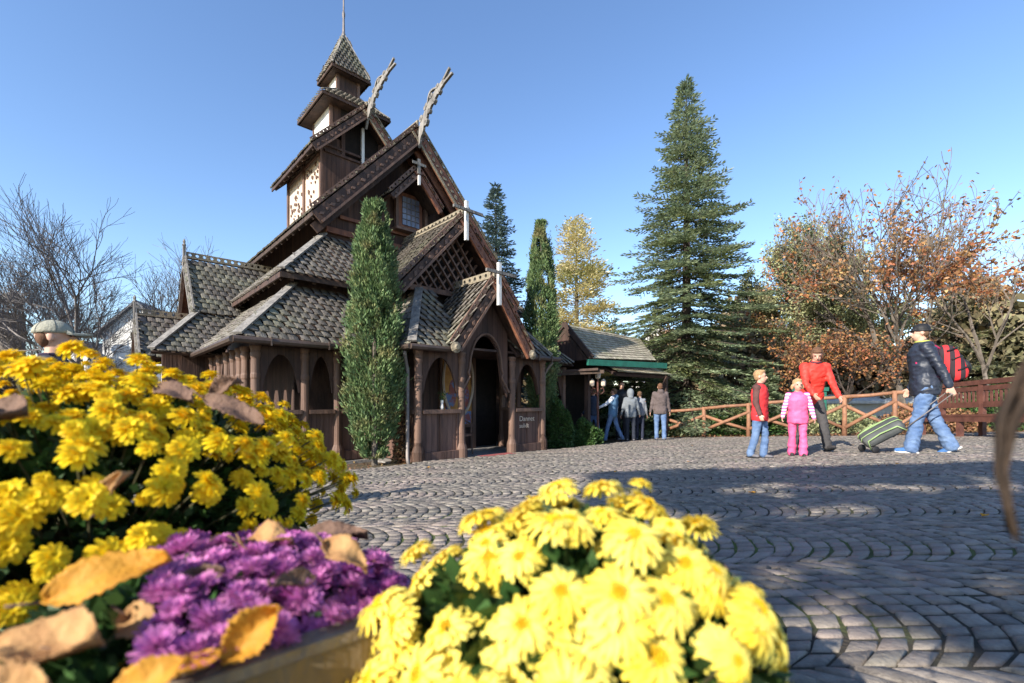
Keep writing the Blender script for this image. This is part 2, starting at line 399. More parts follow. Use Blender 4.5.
def rake(apex, foot, outv, bw, mainmat, holemat, th=.05, carve=True, top=True, parent=CH):
    """barge board following a gable slope, with a pierced strip and carved lozenges"""
    a = Vector(apex); f = Vector(foot); o = Vector(outv).normalized(); d = (f - a).normalized()
    nn = o.cross(d).normalized()
    if nn.z < 0: nn = -nn
    mb = MB()
    c0 = a - nn * bw / 2; c1 = f + d * .06 - nn * bw / 2
    mb.beam(c0 + o * .02, c1 + o * .02, th, bw, up=nn, mi=0)
    mb.beam(a - nn * (bw - .02) + o * .055, f + d * .04 - nn * (bw - .02) + o * .055, .035, .045, up=nn, mi=1)
    L = (f - a).length
    if carve:
        n = int(L / .16)
        for i in range(n):
            p = a + d * (L * (i + .5) / n) - nn * bw * .48 + o * (.02 + th / 2)
            k = .035 * (1 + .3 * math.sin(i * 2.1))
            tw = .5 if i % 2 else -.5
            q = [p + d * k * 1.5 + nn * k * tw, p + nn * k, p - d * k * 1.5 - nn * k * tw, p - nn * k]
            mb.prism(q, o * .018, 1)
    if top: pierced(mb, a + nn * .03 + o * .02, f + nn * .03 + o * .02, nn, .09, .035, unit=.13, mi=1)
    return mb.build('bargeboard', [mainmat, holemat], parent)

def gable_roof(name, C, hw, hr, he, L, out, bw=.2, th=.06, mats=None, rafters=True, crest=True, parent=CH, drip=0):
    """C = point under the ridge at the gable front, out = outward direction of the gable"""
    C = Vector(C); o = Vector(out); sd = Vector((-o.y, o.x, 0)) if True else None
    if sd.x + sd.y < 0 and abs(sd.x) > .5: sd = -sd
    A = Vector((C.x, C.y, hr)); B = A - o * L
    polys = []; mb = MB()
    for sg in (-1, 1):
        E0 = Vector((C.x, C.y, he)) + sd * hw * sg; E1 = E0 - o * L
        polys.append([E0, E1, B, A])
    rf = roof(name, polys, th, parent)
    wm = mats or (M['wood'], M['column'], M['redwood'], M['redwood'])
    for sg in (-1, 1):
        E0 = Vector((C.x, C.y, he)) + sd * hw * sg
        m0, m1 = (wm[0], wm[1]) if sg < 0 else (wm[2], wm[3])  # right boards redder: their sunlit tone is put into the colour
        rake(A, E0, o, bw, m0, m1, parent=rf)
    if crest:
        c = MB(); pierced(c, A + Vector((0, 0, .06)), B + Vector((0, 0, .06)), (0, 0, 1), .13, .04, unit=.15)
        c.beam(A + Vector((0, 0, .05)), B + Vector((0, 0, .05)), .12, .03)
        c.build('ridge_crest', M['lichen'], rf)
    if rafters:
        r = MB()
        for sg in (-1, 1):
            n = int(L / .42)
            for i in range(n + 1):
                p = Vector((C.x, C.y, he)) + sd * hw * sg - o * (L * (i + .3) / (n + 1))
                q = A - o * (L * (i + .3) / (n + 1)); dd = (q - p).normalized()
                r.beam(p + dd * .03 - Vector((0, 0, .13)), p + dd * 1.0 - Vector((0, 0, .13)), .07, .07)
            fa = Vector((C.x, C.y, he - .05)) + sd * hw * sg
            r.beam(fa, fa - o * L, .03, .09)
        r.build('rafter', M['wood'], rf)
    return rf

def wall(name, polyn, thick, mat_='plank', parent=CH):
    mb = MB(); mb.prism(polyn, thick); return mb.build(name, M[mat_], parent)

def column(mb, x, y, h0=0, h1=1.95, r=.065):
    prof = [(r * 1.75, h0), (r * 1.75, h0 + .20), (r * 1.55, h0 + .24), (r * 1.2, h0 + .30), (r * 1.12, h0 + .36), (r * .98, h1 - .55), (r * 1.12, h1 - .52), (r * 1.12, h1 - .47),
            (r * .98, h1 - .44), (r * .95, h1 - .22), (r * 1.15, h1 - .17), (r * 1.15, h1 - .12), (r * 1.0, h1 - .09), (r * 1.35, h1 - .02), (r * 1.35, h1)]
    mb.lathe((x, y, 0), prof, 14)

def arcade(a, b, cuts, low=.86, top=1.98, spring=1.22, crown=1.86, solid=True, skip=()):
    """low panel wall, rail and arch boards between columns, from a to b (plan points)"""
    a = Vector((*a, 0)); b = Vector((*b, 0)); d = (b - a).normalized(); nr = Vector((d.y, -d.x, 0))
    for x in cuts:
        c = MB(); p = a + d * x; column(c, p.x, p.y, 0, top); c.build('column', M['column'], CH, smooth=False)
    for i in range(len(cuts) - 1):
        pw = MB(); rl = MB(); ar = MB()
        x0, x1 = cuts[i] + .06, cuts[i + 1] - .06
        if i not in skip:
            p0, p1 = a + d * x0, a + d * x1
            pw.prism([p0 + Vector((0, 0, -.1)), p1 + Vector((0, 0, -.1)), p1 + Vector((0, 0, low)), p0 + Vector((0, 0, low))], -nr * .05)
            pw.beam(p0 + Vector((0, 0, .1)) + nr * .03, p1 + Vector((0, 0, .1)) + nr * .03, .06, .16)
            m = (x1 + x0) / 2
            for xx in (x0 + .03, m, x1 - .03): pw.beam(a + d * xx + nr * .012 + Vector((0, 0, .18)), a + d * xx + nr * .012 + Vector((0, 0, low)), .05, .024, up=nr)
            rl.beam(p0 + Vector((0, 0, low + .035)), p1 + Vector((0, 0, low + .035)), .15, .07)
        n = 18; hwid = (x1 - x0) / 2
        for k in range(n):
            t0, t1 = -1 + 2 * k / n, -1 + 2 * (k + 1) / n
            def yy(t):
                t = min(abs(t) / .86, 1); return spring + (crown - spring) * (max(0, 1 - t ** 1.9)) ** .62
            q0, q1 = a + d * ((x0 + x1) / 2 + t0 * hwid), a + d * ((x0 + x1) / 2 + t1 * hwid)
            if i in skip: continue
            ar.prism([q0 + Vector((0, 0, yy(t0))), q1 + Vector((0, 0, yy(t1))), q1 + Vector((0, 0, top)), q0 + Vector((0, 0, top))], -nr * .05)
        if pw.v: pw.build('panel_wall', M['panel'], CH)
        if rl.v: rl.build('handrail', M['column'], CH)
        if ar.v: ar.build('arch_board', M['plank'], CH)

# --- low aisle (tier 1)
arcade((-2.2, 1.3), (.3, 1.3), [.06, .82, 1.38, 1.95, 2.42])
arcade((-2.2, 4.6), (-2.2, 1.36), [.3, 1.0, 1.65, 2.15, 2.6, 2.95])
arcade((3.3, 1.3), (5.4, 1.3), [.4, 1.1, 2.1])
wall('aisle_inner_wall', [(-1.25, 2.25, -.3), (.35, 2.25, -.3), (.35, 2.25, 3.5), (-1.25, 2.25, 3.5)], (0, .08, 0), 'wood')
wall('aisle_inner_wall', [(3.0, 2.25, -.3), (4.4, 2.25, -.3), (4.4, 2.25, 3.5), (3.0, 2.25, 3.5)], (0, .08, 0), 'wood')
wall('aisle_inner_wall', [(-1.25, 2.25, -.3), (-1.25, 8.2, -.3), (-1.25, 8.2, 3.5), (-1.25, 2.25, 3.5)], (.08, 0, 0), 'wood')
wall('aisle_inner_wall', [(4.4, 2.25, -.3), (4.4, 8.2, -.3), (4.4, 8.2, 3.5), (4.4, 2.25, 3.5)], (-.08, 0, 0), 'wood')
f = MB(); f.box((1.55, 5.2, -.2), (7.3, 8.1, .4)); f.box((1.6, .65, -.16), (3.6, 1.62, .30)); f.build('plinth', M['stone'], CH)
E1, E2 = 2.05, 3.25
LX, LY = -2.45, 1.05; IX, IY = -1.25, 2.25
RX, RIX = 5.55, 4.35
roof('lower_roof', [[(LX, LY, E1), (.3, LY, E1), (.3, IY, E2), (IX, IY, E2)],
                    [(LX, 4.45, E1), (LX, LY, E1), (IX, IY, E2), (IX, 5.6, E2)],
                    [(2.9, LY, E1), (RX, LY, E1), (RIX, IY, E2), (2.9, IY, E2)],
                    [(RX, LY, E1), (RX, 8.6, E1), (RIX, 7.4, E2), (RIX, IY, E2)]],
     hips=[((LX, LY, E1), (IX, IY, E2)), ((RX, LY, E1), (RIX, IY, E2))])
# --- middle tier
H1, H2 = 3.40, 4.62
MX, MY = -1.58, 1.93; NX, NY = -.38, 3.1
roof('middle_roof', [[(MX, MY, H1), (.55, MY, H1), (.9, NY, H2), (NX, NY, H2)],
                     [(MX, 8.6, H1), (MX, MY, H1), (NX, NY, H2), (NX, 8.6, H2)],
                     [(2.6, MY, H1), (4.68, MY, H1), (3.48, NY, H2), (2.6, NY, H2)],
                     [(4.68, MY, H1), (4.68, 8.6, H1), (3.48, 8.6, H2), (3.48, NY, H2)]],
     hips=[((MX, MY, H1), (NX, NY, H2)), ((4.68, MY, H1), (3.48, NY, H2))])
r = MB()
for i in range(17):
    y = 2.1 + i * .38
    r.beam((MX + .03, y, H1 - .1), (MX + .36, y, H1 + .22), .06, .07)
for i in range(16): r.beam((MX + .2 + i * .4, MY + .03, H1 - .1), (MX + .2 + i * .4, MY + .36, H1 + .22), .06, .07)
r.beam((MX, MY, H1 - .05), (MX, 8.6, H1 - .05), .03, .09); r.beam((MX, MY, H1 - .05), (4.68, MY, H1 - .05), .03, .09)
r.build('rafter', M['wood'], CH)
# --- nave walls under the main roof
hwm, HR, HE = 2.38, 7.46, 4.86
wl, wr = CU - 1.9, CU + 1.9
ye = lambda u: HR - (HR - HE) * abs(u - CU) / hwm - .1
wall('gable_wall', [(wl, 3.1, 3.2), (wr, 3.1, 3.2), (wr, 3.1, ye(wr)), (CU, 3.1, ye(CU)), (wl, 3.1, ye(wl))], (0, .1, 0))
wall('nave_wall', [(wl, 3.2, 3.2), (wl, 9.3, 3.2), (wl, 9.3, ye(wl)), (wl, 3.2, ye(wl))], (.1, 0, 0))
wall('nave_wall', [(wr, 3.2, 3.2), (wr, 9.3, 3.2), (wr, 9.3, ye(wr)), (wr, 3.2, ye(wr))], (-.1, 0, 0))
wall('gable_wall', [(wl, 9.4, -.3), (wr, 9.4, -.3), (wr, 9.4, ye(wr)), (CU, 9.4, ye(CU)), (wl, 9.4, ye(wl))], (0, -.1, 0))
gable_roof('main_roof', (CU, 2.45, 0), hwm, HR, HE, 7.3, (0, -1, 0), bw=.26, mats=(M['wood'], M['column'], M['redwood'], M['lichen']))
# inner barges, the right one redder with its sunlit tone in the colour
mb = MB()
for sg, mm in ((1, 'redwood'), (-1, 'wood')):
    b2 = MB(); b2.beam((CU, 2.62, HR - .36), (CU + sg * hwm * .97, 2.62, HE - .30), .05, .20, up=(sg * .74, 0, .67)); b2.build('inner_bargeboard', M[mm], CH)
t = MB(); t.beam((wl, 3.05, 4.78), (wr, 3.05, 4.78), .07, .12); t.beam((wl + .3, 3.05, 5.12), (wr - .3, 3.05, 5.12), .05, .07)
for sg in (-1, 1): t.beam((CU, 3.05, ye(CU) - .25), (CU + sg * 1.85, 3.05, ye(CU + 1.85) - .25), .06, .1, up=(sg * .74, 0, .67))
t.build('wall_moulding', M['redwood'], CH)
# dragon heads
def dragon(pts, parent=CH):
    """carved board: centreline in the y-z plane with widths, scrolls and an open jaw"""
    mb = MB(); P = [Vector((CU, a, b)) for a, b, c in pts]; Wd = [c for a, b, c in pts]
    L = []; U = []
    N = 44
    seg = [0]
    for i in range(1, len(P)): seg.append(seg[-1] + (P[i] - P[i - 1]).length)
    def at(s):
        for i in range(1, len(P)):
            if s <= seg[i] or i == len(P) - 1:
                t = (s - seg[i - 1]) / (seg[i] - seg[i - 1]); t = min(max(t, 0), 1)
                return P[i - 1].lerp(P[i], t), Wd[i - 1] * (1 - t) + Wd[i] * t, (P[i] - P[i - 1]).normalized()
    cur = []
    for k in range(N + 1):
        s = seg[-1] * k / N; p, w_, d = at(s); cur.append((p, w_, d))
    th = .055
    for k in range(N):
        (p, w_, d), (p2, w2, d2) = cur[k], cur[k + 1]
        n1 = Vector((0, -d.z, d.y)); n2 = Vector((0, -d2.z, d2.y))
        f1 = 1 + .10 * math.sin(k * .8) + .06 * math.sin(k * 2.3); f2 = 1 + .16 * math.sin((k + 1) * .8) + .1 * math.sin((k + 1) * 2.3)
        q = [p - n1 * w_ * .5, p2 - n2 * w2 * .5, p2 + n2 * w2 * .5 * f2, p + n1 * w_ * .5 * f1]
        mb.prism([x - Vector((th / 2, 0, 0)) for x in q], (th, 0, 0))
        if k % 7 in (2, 3) and 12 < k < N - 5:      # scroll knobs along both edges
            sc = w_ * .30
            for sg in (-1, 1):
                c = p + n1 * sg * w_ * .62 + Vector((0, 0, 0))
                prof = [c + Vector((-th * .7, 0, 0)) + (d * math.cos(q2) + n1 * math.sin(q2)) * sc for q2 in [2 * PI * i / 8 for i in range(8)]]
                mb.prism(prof, (th * 1.4, 0, 0))
    # jaws
    p, w_, d = cur[-1]; n1 = Vector((0, -d.z, d.y))
    for sg, l in ((1, .30), (-1, .26)):
        tip = p + d * l * .9 + n1 * sg * .09
        q = [p - n1 * sg * .01 - d * .12, p + n1 * sg * w_ * .55 - d * .05, tip + n1 * sg * .025, tip - n1 * sg * .02]
        mb.prism([x - Vector((th / 2, 0, 0)) for x in q], (th, 0, 0))
    # mane crest behind the neck
    a, wa, da = cur[int(N * .55)]; b, wb, db = cur[int(N * .86)]
    na = Vector((0, -da.z, da.y)); mid = (a + b) / 2
    sgn = 1 if na.z > 0 else -1
    for i in range(7):
        t0, t1 = i / 7, (i + 1) / 7
        h0, h1 = .17 * math.sin(PI * t0) + .05, .17 * math.sin(PI * t1) + .05
        q = [a.lerp(b, t0) + na * sgn * h0, a.lerp(b, t1) + na * sgn * h1, a.lerp(b, t1) + na * sgn * (h1 + .045), a.lerp(b, t0) + na * sgn * (h0 + .045)]
        mb.prism([x - Vector((th / 2, 0, 0)) for x in q], (th, 0, 0))
    return mb.build('dragon_head', M['grey'], parent)
dragon([(2.41, 6.98, .03), (2.36, 7.22, .18), (2.22, 7.46, .22), (2.02, 7.70, .17), (1.72, 7.88, .15), (1.36, 8.02, .11)])
dragon([(5.17, 8.62, .03), (5.08, 8.9, .19), (4.86, 9.14, .22), (4.55, 9.38, .17), (4.15, 9.50, .15), (3.80, 9.58, .11)])
# --- dormer over the gable window
d_ = gable_roof('dormer_roof', (CU, 2.5, 0), .66, 6.5, 5.76, .6, (0, -1, 0), bw=.13, crest=False, rafters=False)
wd = MB(); wd.box((1.68, 3.06, 5.66), (.66, .10, .92)); wf = wd.build('window', M['redwood'], CH)
gp = MB(); gp.box((1.68, 3.0, 5.68), (.46, .03, .68)); gp.build('pane', M['glass'], wf)
br = MB()
for i in range(1, 4): br.box((1.68 - .23 + i * .115, 2.98, 5.68), (.012, .02, .68))
for i in range(1, 5): br.box((1.68, 2.975, 5.34 + i * .136), (.46, .02, .012))
br.build('glazing_bar', M['zinc'], wf)
sl = MB(); sl.box((1.68, 2.95, 5.18), (.95, .25, .06)); sl.box((1.28, 2.98, 5.6), (.07, .1, .9)); sl.box((2.08, 2.98, 5.6), (.07, .1, .9)); sl.build('window_frame', M['column'], wf)
def cross(x, y, z, H=.62, wv=.075, arm=.62, za=.36, name='cross', small=False):
    c = MB(); c.box((x, y, z), (wv, wv, H)); c.build(name, M['white'] if not small else M['grey'], CH)
    return
c = MB(); c.box((CU, 2.42, 6.55), (.07, .05, .34)); c.box((CU, 2.40, 6.60), (.36, .03, .06)); c.build('gable_cross', M['grey'], CH)
c = MB(); c.box((CU, 2.40, 6.22), (.05, .05, .22)); c.build('pendant', M['white'], CH)
# --- tower stage 1
tw, tv0, tv1 = 1.1, 5.42, 8.2
for nm, pl, th in (('tower_wall', [(CU - tw, tv0, 5.2), (CU + tw, tv0, 5.2), (CU + tw, tv0, 7.75), (CU - tw, tv0, 7.75)], (0, .08, 0)),
                   ('tower_wall', [(CU + tw, tv0 + .08, 5.2), (CU + tw, tv1, 5.2), (CU + tw, tv1, 7.95), (CU + tw, tv0 + .08, 7.95)], (-.08, 0, 0)),
                   ('tower_wall', [(CU + tw, tv1, 5.2), (CU - tw, tv1, 5.2), (CU - tw, tv1, 7.95), (CU + tw, tv1, 7.95)], (0, -.08, 0))): wall(nm, pl, th)
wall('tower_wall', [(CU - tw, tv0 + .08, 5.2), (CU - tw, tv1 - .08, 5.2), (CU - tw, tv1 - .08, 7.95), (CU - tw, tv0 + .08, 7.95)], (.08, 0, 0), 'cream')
tp = MB()
x = CU - tw - .02
for y in (tv0 + .06, 6.75, tv1 - .06): tp.box((x, y, 6.6), (.07, .11, 2.7))
for z in (7.70, 6.28, 5.9): tp.box((x - .004, (tv0 + tv1) / 2, z), (.06, tv1 - tv0, .07))
tp.build('tower_panel_frame', M['column'], CH)
cv = MB(); rr = random.Random(3)
for (y0, y1) in ((tv0 + .14, 6.68), (6.83, tv1 - .14)):
    for k in range(26):
        y = rr.uniform(y0 + .12, y1 - .12); z = rr.uniform(6.42, 7.55); s0 = rr.uniform(.018, .04)
        q = [Vector((x + .035, y + math.cos(2 * PI * i / 7) * s0 * (1 + .4 * (i % 2)), z + math.sin(2 * PI * i / 7) * s0 * 1.5)) for i in range(7)]
        cv.prism(q, (-.045, 0, 0))
cv.build('carved_ornament', M['column'], CH)
HT, HF, hwt = 9.17, 7.66, 1.46
gable_roof('tower_roof', (CU, 5.1, 0), hwt, HT, HF, 3.5, (0, -1, 0), bw=.20, mats=(M['wood'], M['column'], M['redwood'], M['lichen']))
yt = lambda u: HT - (HT - HF) * abs(u - CU) / hwt - .1
wall('belfry_gable', [(CU - 1.05, 5.5, 7.7), (CU + 1.05, 5.5, 7.7), (CU + .9, 5.5, yt(CU + .9)), (CU, 5.5, yt(CU)), (CU - .9, 5.5, yt(CU - .9))], (0, .04, 0), 'dark')  # near black sheet for the unlit open belfry
b = MB(); b.box((CU, 5.38, 8.22), (.075, .075, 1.0)); b.build('belfry_post', M['white'], CH)
b = MB()
for z in (7.74, 7.9): b.box((CU, 5.4, z), (2.1, .06, .06))
for uu in (-.55, .55): b.box((CU + uu, 5.42, 8.1), (.1, .08, .75))
for sg in (-1, 1): b.box((CU + sg * .83, 5.45, 7.95), (.48, .06, .46)); 
b.build('belfry_railing', M['plank'], CH)
# --- tower stages 2 and 3
TV = 6.68
def tower_box(a, z0, z1, lit=True):
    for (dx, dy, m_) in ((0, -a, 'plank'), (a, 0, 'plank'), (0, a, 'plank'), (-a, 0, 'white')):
        w_ = MB()
        if dx: w_.box((CU + dx, TV, (z0 + z1) / 2), (.06, 2 * a - .07, z1 - z0))
        else: w_.box((CU, TV + dy, (z0 + z1) / 2), (2 * a + .06, .06, z1 - z0))
        w_.build('turret_wall', M[m_], CH)
    p = MB()
    for sx in (-1, 1):
        for sy in (-1, 1): p.box((CU + sx * (a + .012), TV + sy * (a + .012), (z0 + z1) / 2), (.085, .085, z1 - z0 - .004))
    p.build('turret_post', M['column'], CH)
tower_box(.62, 8.3, 9.62); tower_box(.30, 9.85, 10.85)
o_ = MB(); o_.box((CU, TV - .66, 9.25), (.7, .03, .5)); o_.build('turret_opening', M['dark'], CH)  # dark panel on the wall face stands for unlit depth
def pyramid(name, a, z0, b_, z1):
    P = [(CU - a, TV - a, z0), (CU + a, TV - a, z0), (CU + a, TV + a, z0), (CU - a, TV + a, z0)]
    Q = [(CU - b_, TV - b_, z1), (CU + b_, TV - b_, z1), (CU + b_, TV + b_, z1), (CU - b_, TV + b_, z1)]
    rf = roof(name, [[P[i], P[(i + 1) % 4], Q[(i + 1) % 4], Q[i]] for i in range(4)], .04, hips=[], tw=.13)
    h = MB()
    for i in range(4):
        h.beam(Vector(P[i]) + Vector((0, 0, .05)), Vector(Q[i]) + Vector((0, 0, .05)), .07, .04)
    h.build('hip_board', M['grey'], rf)
    h = MB()
    for i in range(4): h.beam(Vector(P[i]) - Vector((0, 0, .03)), Vector(P[(i + 1) % 4]) - Vector((0, 0, .03)), .03, .08)
    h.build('eaves_board', M['wood'], rf)
    sf = MB(); sf.box((CU, TV, z0 - .05), (2 * a - .1, 2 * a - .1, .03)); sf.build('soffit', M['wood'], rf)
    return rf
pyramid('turret_roof', 1.0, 9.5, .34, 10.12)
sp = pyramid('spire', .57, 10.68, .04, 12.02)
fn = MB(); fn.lathe((CU, TV, 0), [(.05, 11.9), (.07, 12.1), (.04, 12.2), (.03, 12.6), (.045, 12.7), (.045, 12.76), (.025, 12.85), (.02, 13.5), (.008, 14.0)], 8)
fn.build('finial', M['zinc'], sp)
# little carved cockerel weather vane on the back of the main roof edge
# --- transept (left)
TY = 6.6
gable_roof('transept_roof', (-2.36, TY, 0), 1.16, 4.5, 3.05, 2.4, (-1, 0, 0), bw=.13, rafters=False,
           mats=(M['grey'], M['grey'], M['grey'], M['grey']))
wall('transept_gable', [(-2.1, TY - .95, -.3), (-2.1, TY + .95, -.3), (-2.1, TY + .95, 3.1), (-2.1, TY, 4.3), (-2.1, TY - .95, 3.1)], (.08, 0, 0), 'redwood')
gable_roof('side_porch_roof', (-3.28, TY, 0), .9, 3.0, 2.03, 1.2, (-1, 0, 0), bw=.12, rafters=False, mats=(M['grey'],) * 4)
wall('side_porch_wall', [(-3.1, TY - .7, -.3), (-3.1, TY + .7, -.3), (-3.1, TY + .7, 2.1), (-3.1, TY, 2.8), (-3.1, TY - .7, 2.1)], (.08, 0, 0), 'redwood')
roof('transept_aisle_roof', [[(-3.2, 4.47, 2.05), (-2.0, 4.47, 2.05), (-1.4, 5.5, 3.02), (-2.3, 5.5, 3.02)]], hips=[((-3.2, 4.47, 2.05), (-2.28, 5.5, 3.05))])
wall('transept_wall', [(-3.0, 4.75, -.3), (-2.1, 4.75, -.3), (-2.1, 4.75, 2.1), (-3.0, 4.75, 2.1)], (0, .08, 0))
for (uu, vv, zz) in ((-2.40, TY, 4.5), (-3.32, TY, 3.0)):
    f_ = MB(); f_.box((uu, vv, zz + .05), (.05, .12, .55)); f_.lathe((uu, vv, zz + .3), [(.02, 0), (.05, .04), (.02, .08), (.035, .13), (.0, .2)], 6); f_.build('gable_finial', M['grey'], CH)
# --- porch
arcade((.06, 0), (3.17, 0), [0, .92, 2.21, 3.11], skip=(1,))
arcade((.06, 1.3), (.06, 0), [.0, 1.3], top=1.95)
arcade((3.17, 0), (3.17, 1.3), [0, 1.3], top=1.95)
PE, PT = 2.02, 3.22
roof('porch_roof', [[(-.15, -.15, PE), (.85, -.15, PE), (1.0, .9, PT), (.63, .9, PT)],
                    [(-.15, 1.3, PE), (-.15, -.15, PE), (.63, .9, PT), (.63, 1.6, PT)],
                    [(2.3, -.15, PE), (3.35, -.15, PE), (2.5, .9, PT), (2.1, .9, PT)],
                    [(3.35, -.15, PE), (3.35, 1.3, PE), (2.5, 1.6, PT), (2.5, .9, PT)]],
     hips=[((-.15, -.15, PE), (.63, .9, PT)), ((3.35, -.15, PE), (2.5, .9, PT))])
gable_roof('upper_porch_roof', (CU, .70, 0), 1.50, 4.86, 3.22, 2.4, (0, -1, 0), bw=.17, rafters=False, mats=(M['wood'], M['column'], M['redwood'], M['redwood']))
# lattice gable
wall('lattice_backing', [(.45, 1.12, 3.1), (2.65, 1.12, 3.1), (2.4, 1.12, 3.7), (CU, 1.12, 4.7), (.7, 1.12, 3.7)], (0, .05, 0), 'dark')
lt = MB()
def clipline(x0, dirn):
    a = Vector((x0, .98, 3.32)); e_ = Vector((dirn * .62, 0, .78))
    s = 0
    while s < 2:
        p = a + e_ * s
        if p.z > 4.78 - abs(p.x - CU) * 1.1 - .12: break
        s += .03
    return a, a + e_ * s
for i in range(9):
    x0 = .65 + i * .225
    for dn in (-1, 1):
        a, b = clipline(x0, dn)
        if (b - a).length > .08: lt.beam(a + Vector((0, .02 * dn, 0)), b + Vector((0, .02 * dn, 0)), .035, .07, up=(0, 1, 0))
lt.beam((.45, .97, 3.3), (2.65, .97, 3.3), .09, .1); lt.build('lattice', M['column'], CH)
gable_roof('lower_porch_roof', (CU, -.30, 0), .95, 3.38, 2.08, 1.35, (0, -1, 0), bw=.17, rafters=False, mats=(M['wood'], M['column'], M['redwood'], M['redwood']))
for (y, z) in ((.66, 4.86), (-.35, 3.38)):
    c = MB(); c.box((CU, y - .07, z - .10), (.065, .065, .80)); c.build('cross_post', M['white'], CH)
    c = MB(); c.box((CU, y - .135, z + .09), (.74, .045, .055)); c.build('cross_arm', M['grey'], CH)
# entrance gable board with arch
g_ = MB(); n = 30
for i in range(n):
    u0 = .98 + (2.12 - .98) * i / n; u1 = .98 + (2.12 - .98) * (i + 1) / n
    def bot(u):
        t = abs(u - CU)
        if t < .36: return 1.72 + .62 * math.sqrt(max(0, 1 - (t / .36) ** 2))
        return 1.55 - (t - .36) * 1.9 if t > .40 else 1.60
    top_ = lambda u: 3.20 - abs(u - CU) * 1.36
    q = [(u0, -.03, bot(u0)), (u1, -.03, bot(u1)), (u1, -.03, top_(u1)), (u0, -.03, top_(u0))]
    if top_(u0) > bot(u0) + .02: g_.prism(q, (0, .06, 0))
g_.build('entrance_arch_board', M['plank'], CH)
# arch moulding
am = MB(); am.tube([(CU + .40 * math.cos(a), -.045, 1.72 + .66 * math.sin(a)) for a in [PI * i / 20 for i in range(21)]], .022, 6)
for sg in (-1, 1):
    am.tube([(CU + sg * .40, -.045, 1.72), (CU + sg * .44, -.045, 1.62), (CU + sg * .40, -.045, 1.54), (CU + sg * .50, -.045, 1.40), (CU + sg * .60, -.045, 1.25)], .022, 6)
am.build('arch_moulding', M['column'], CH)
# carved rosettes where the porch rakes end
for sg in (-1, 1):
    k = MB(); k.lathe((0, 0, 0), [(.0, -.04), (.09, -.04), (.10, 0), (.06, .02), (.04, .05), (0, .05)], 12)
    o = k.build('rosette', M['lichen'], CH); o.rotation_euler = (R(90), 0, 0); o.location = (CU + sg * .95, -.37, 2.02)
# porch interior
wall('porch_back_wall', [(.2, 1.42, -.2), (2.30, 1.42, -.2), (2.30, 1.42, 3.2), (.2, 1.42, 3.2)], (0, .08, 0), 'plank')
wall('porch_back_wall', [(3.25, 1.42, -.2), (3.42, 1.42, -.2), (3.42, 1.42, 3.2), (3.25, 1.42, 3.2)], (0, .08, 0), 'plank')
wall('porch_back_wall', [(2.30, 1.42, 2.2), (3.25, 1.42, 2.2), (3.25, 1.42, 3.2), (2.30, 1.42, 3.2)], (0, .08, 0), 'plank')
wall('doorway', [(2.30, 1.62, -.05), (3.25, 1.62, -.05), (3.25, 1.62, 2.2), (2.30, 1.62, 2.2)], (0, .05, 0), 'dark')  # dark sheet in place of the unlit interior behind the opening
wall('porch_ceiling', [(-.1, -.02, 2.05), (3.3, -.02, 2.05), (3.3, 1.42, 2.05), (-.1, 1.42, 2.05)], (0, 0, .04), 'wood').hide_render = False
df = MB(); df.box((2.34, 1.38, 1.05), (.09, .1, 2.3)); df.box((3.22, 1.38, 1.05), (.09, .1, 2.3)); df.box((2.78, 1.38, 2.18), (.9, .1, .08)); df.build('door_frame', M['column'], CH)
pp = MB(); pp.box((1.88, 1.38, 1.33), (.84, .04, 1.62)); pa = pp.build('painted_panel', M['ochre'], CH)
pq = MB(); rr = random.Random(5)
for (cx, cz, a, b2) in ((1.75, 1.25, .10, .30), (1.95, 1.35, .09, .32), (2.12, 1.15, .09, .28), (1.62, 1.05, .08, .22)):
    pq.prism([(cx + a * math.cos(t), 1.355, cz + b2 * math.sin(t)) for t in [2 * PI * i / 12 for i in range(12)]], (0, -.006, 0), 0)
pq.prism([(1.5, 1.353, .56), (2.26, 1.353, .56), (2.26, 1.353, .85), (1.5, 1.353, .80)], (0, -.004, 0), 0)
pq.prism([(1.88 + .12 * math.cos(t), 1.353, 1.72 + .14 * math.sin(t)) for t in [2 * PI * i / 12 for i in range(12)]], (0, -.012, 0), 1)
pq.build('painted_figures', [M['bluep'], M['paleblue']], pa)
pf = MB(); pf.box((1.88, 1.36, .52), (.92, .09, .06)); pf.box((1.44, 1.36, 1.33), (.05, .08, 1.66)); pf.box((2.32 - .02, 1.36, 1.33), (.04, .08, 1.66)); pf.build('panel_frame', M['column'], pa)
rg = MB(); rg.tube([(1.86 + .40 * math.sin(a), 1.28, 1.52 + .78 * math.cos(a)) for a in [2 * PI * i / 40 for i in range(41)]], .03, 6, caps=False); rg.build('hoop', M['cream'], pa)
st = MB(); st.box((1.66, -.20, -.045), (1.35, .34, .13)); st.build('doorstep', M['stone'], CH)
# downpipes and gutters
gt = MB(); gt.tube([(-2.52, .98, E1 - .03), (.0, .98, E1 - .03)], .055, 8); gt.tube([(-2.52, .98, E1 - .03), (-2.52, 4.6, E1 - .03)], .055, 8)
for uu in (-1.1, -2.0): gt.box((uu, .93, E1 - .03), (.02, .03, .14))
gt.build('gutter', M['metal'], CH)
gt = MB(); gt.tube([(-.22, -.22, PE - .03), (.72, -.22, PE - .03)], .05, 8); gt.tube([(-.22, -.22, PE - .03), (-.22, 1.2, PE - .03)], .05, 8)
gt.build('gutter', M['metal'], CH); gt = MB()
gt.tube([(2.35, -.22, PE - .03), (3.5, -.22, PE - .03)], .05, 8); gt.tube([(3.42, -.22, PE - .03), (3.42, 1.2, PE - .03)], .05, 8)
for uu in (2.8, 3.2): gt.box((uu, -.27, PE - .03), (.02, .03, .13))
gt.build('gutter', M['metal'], CH)
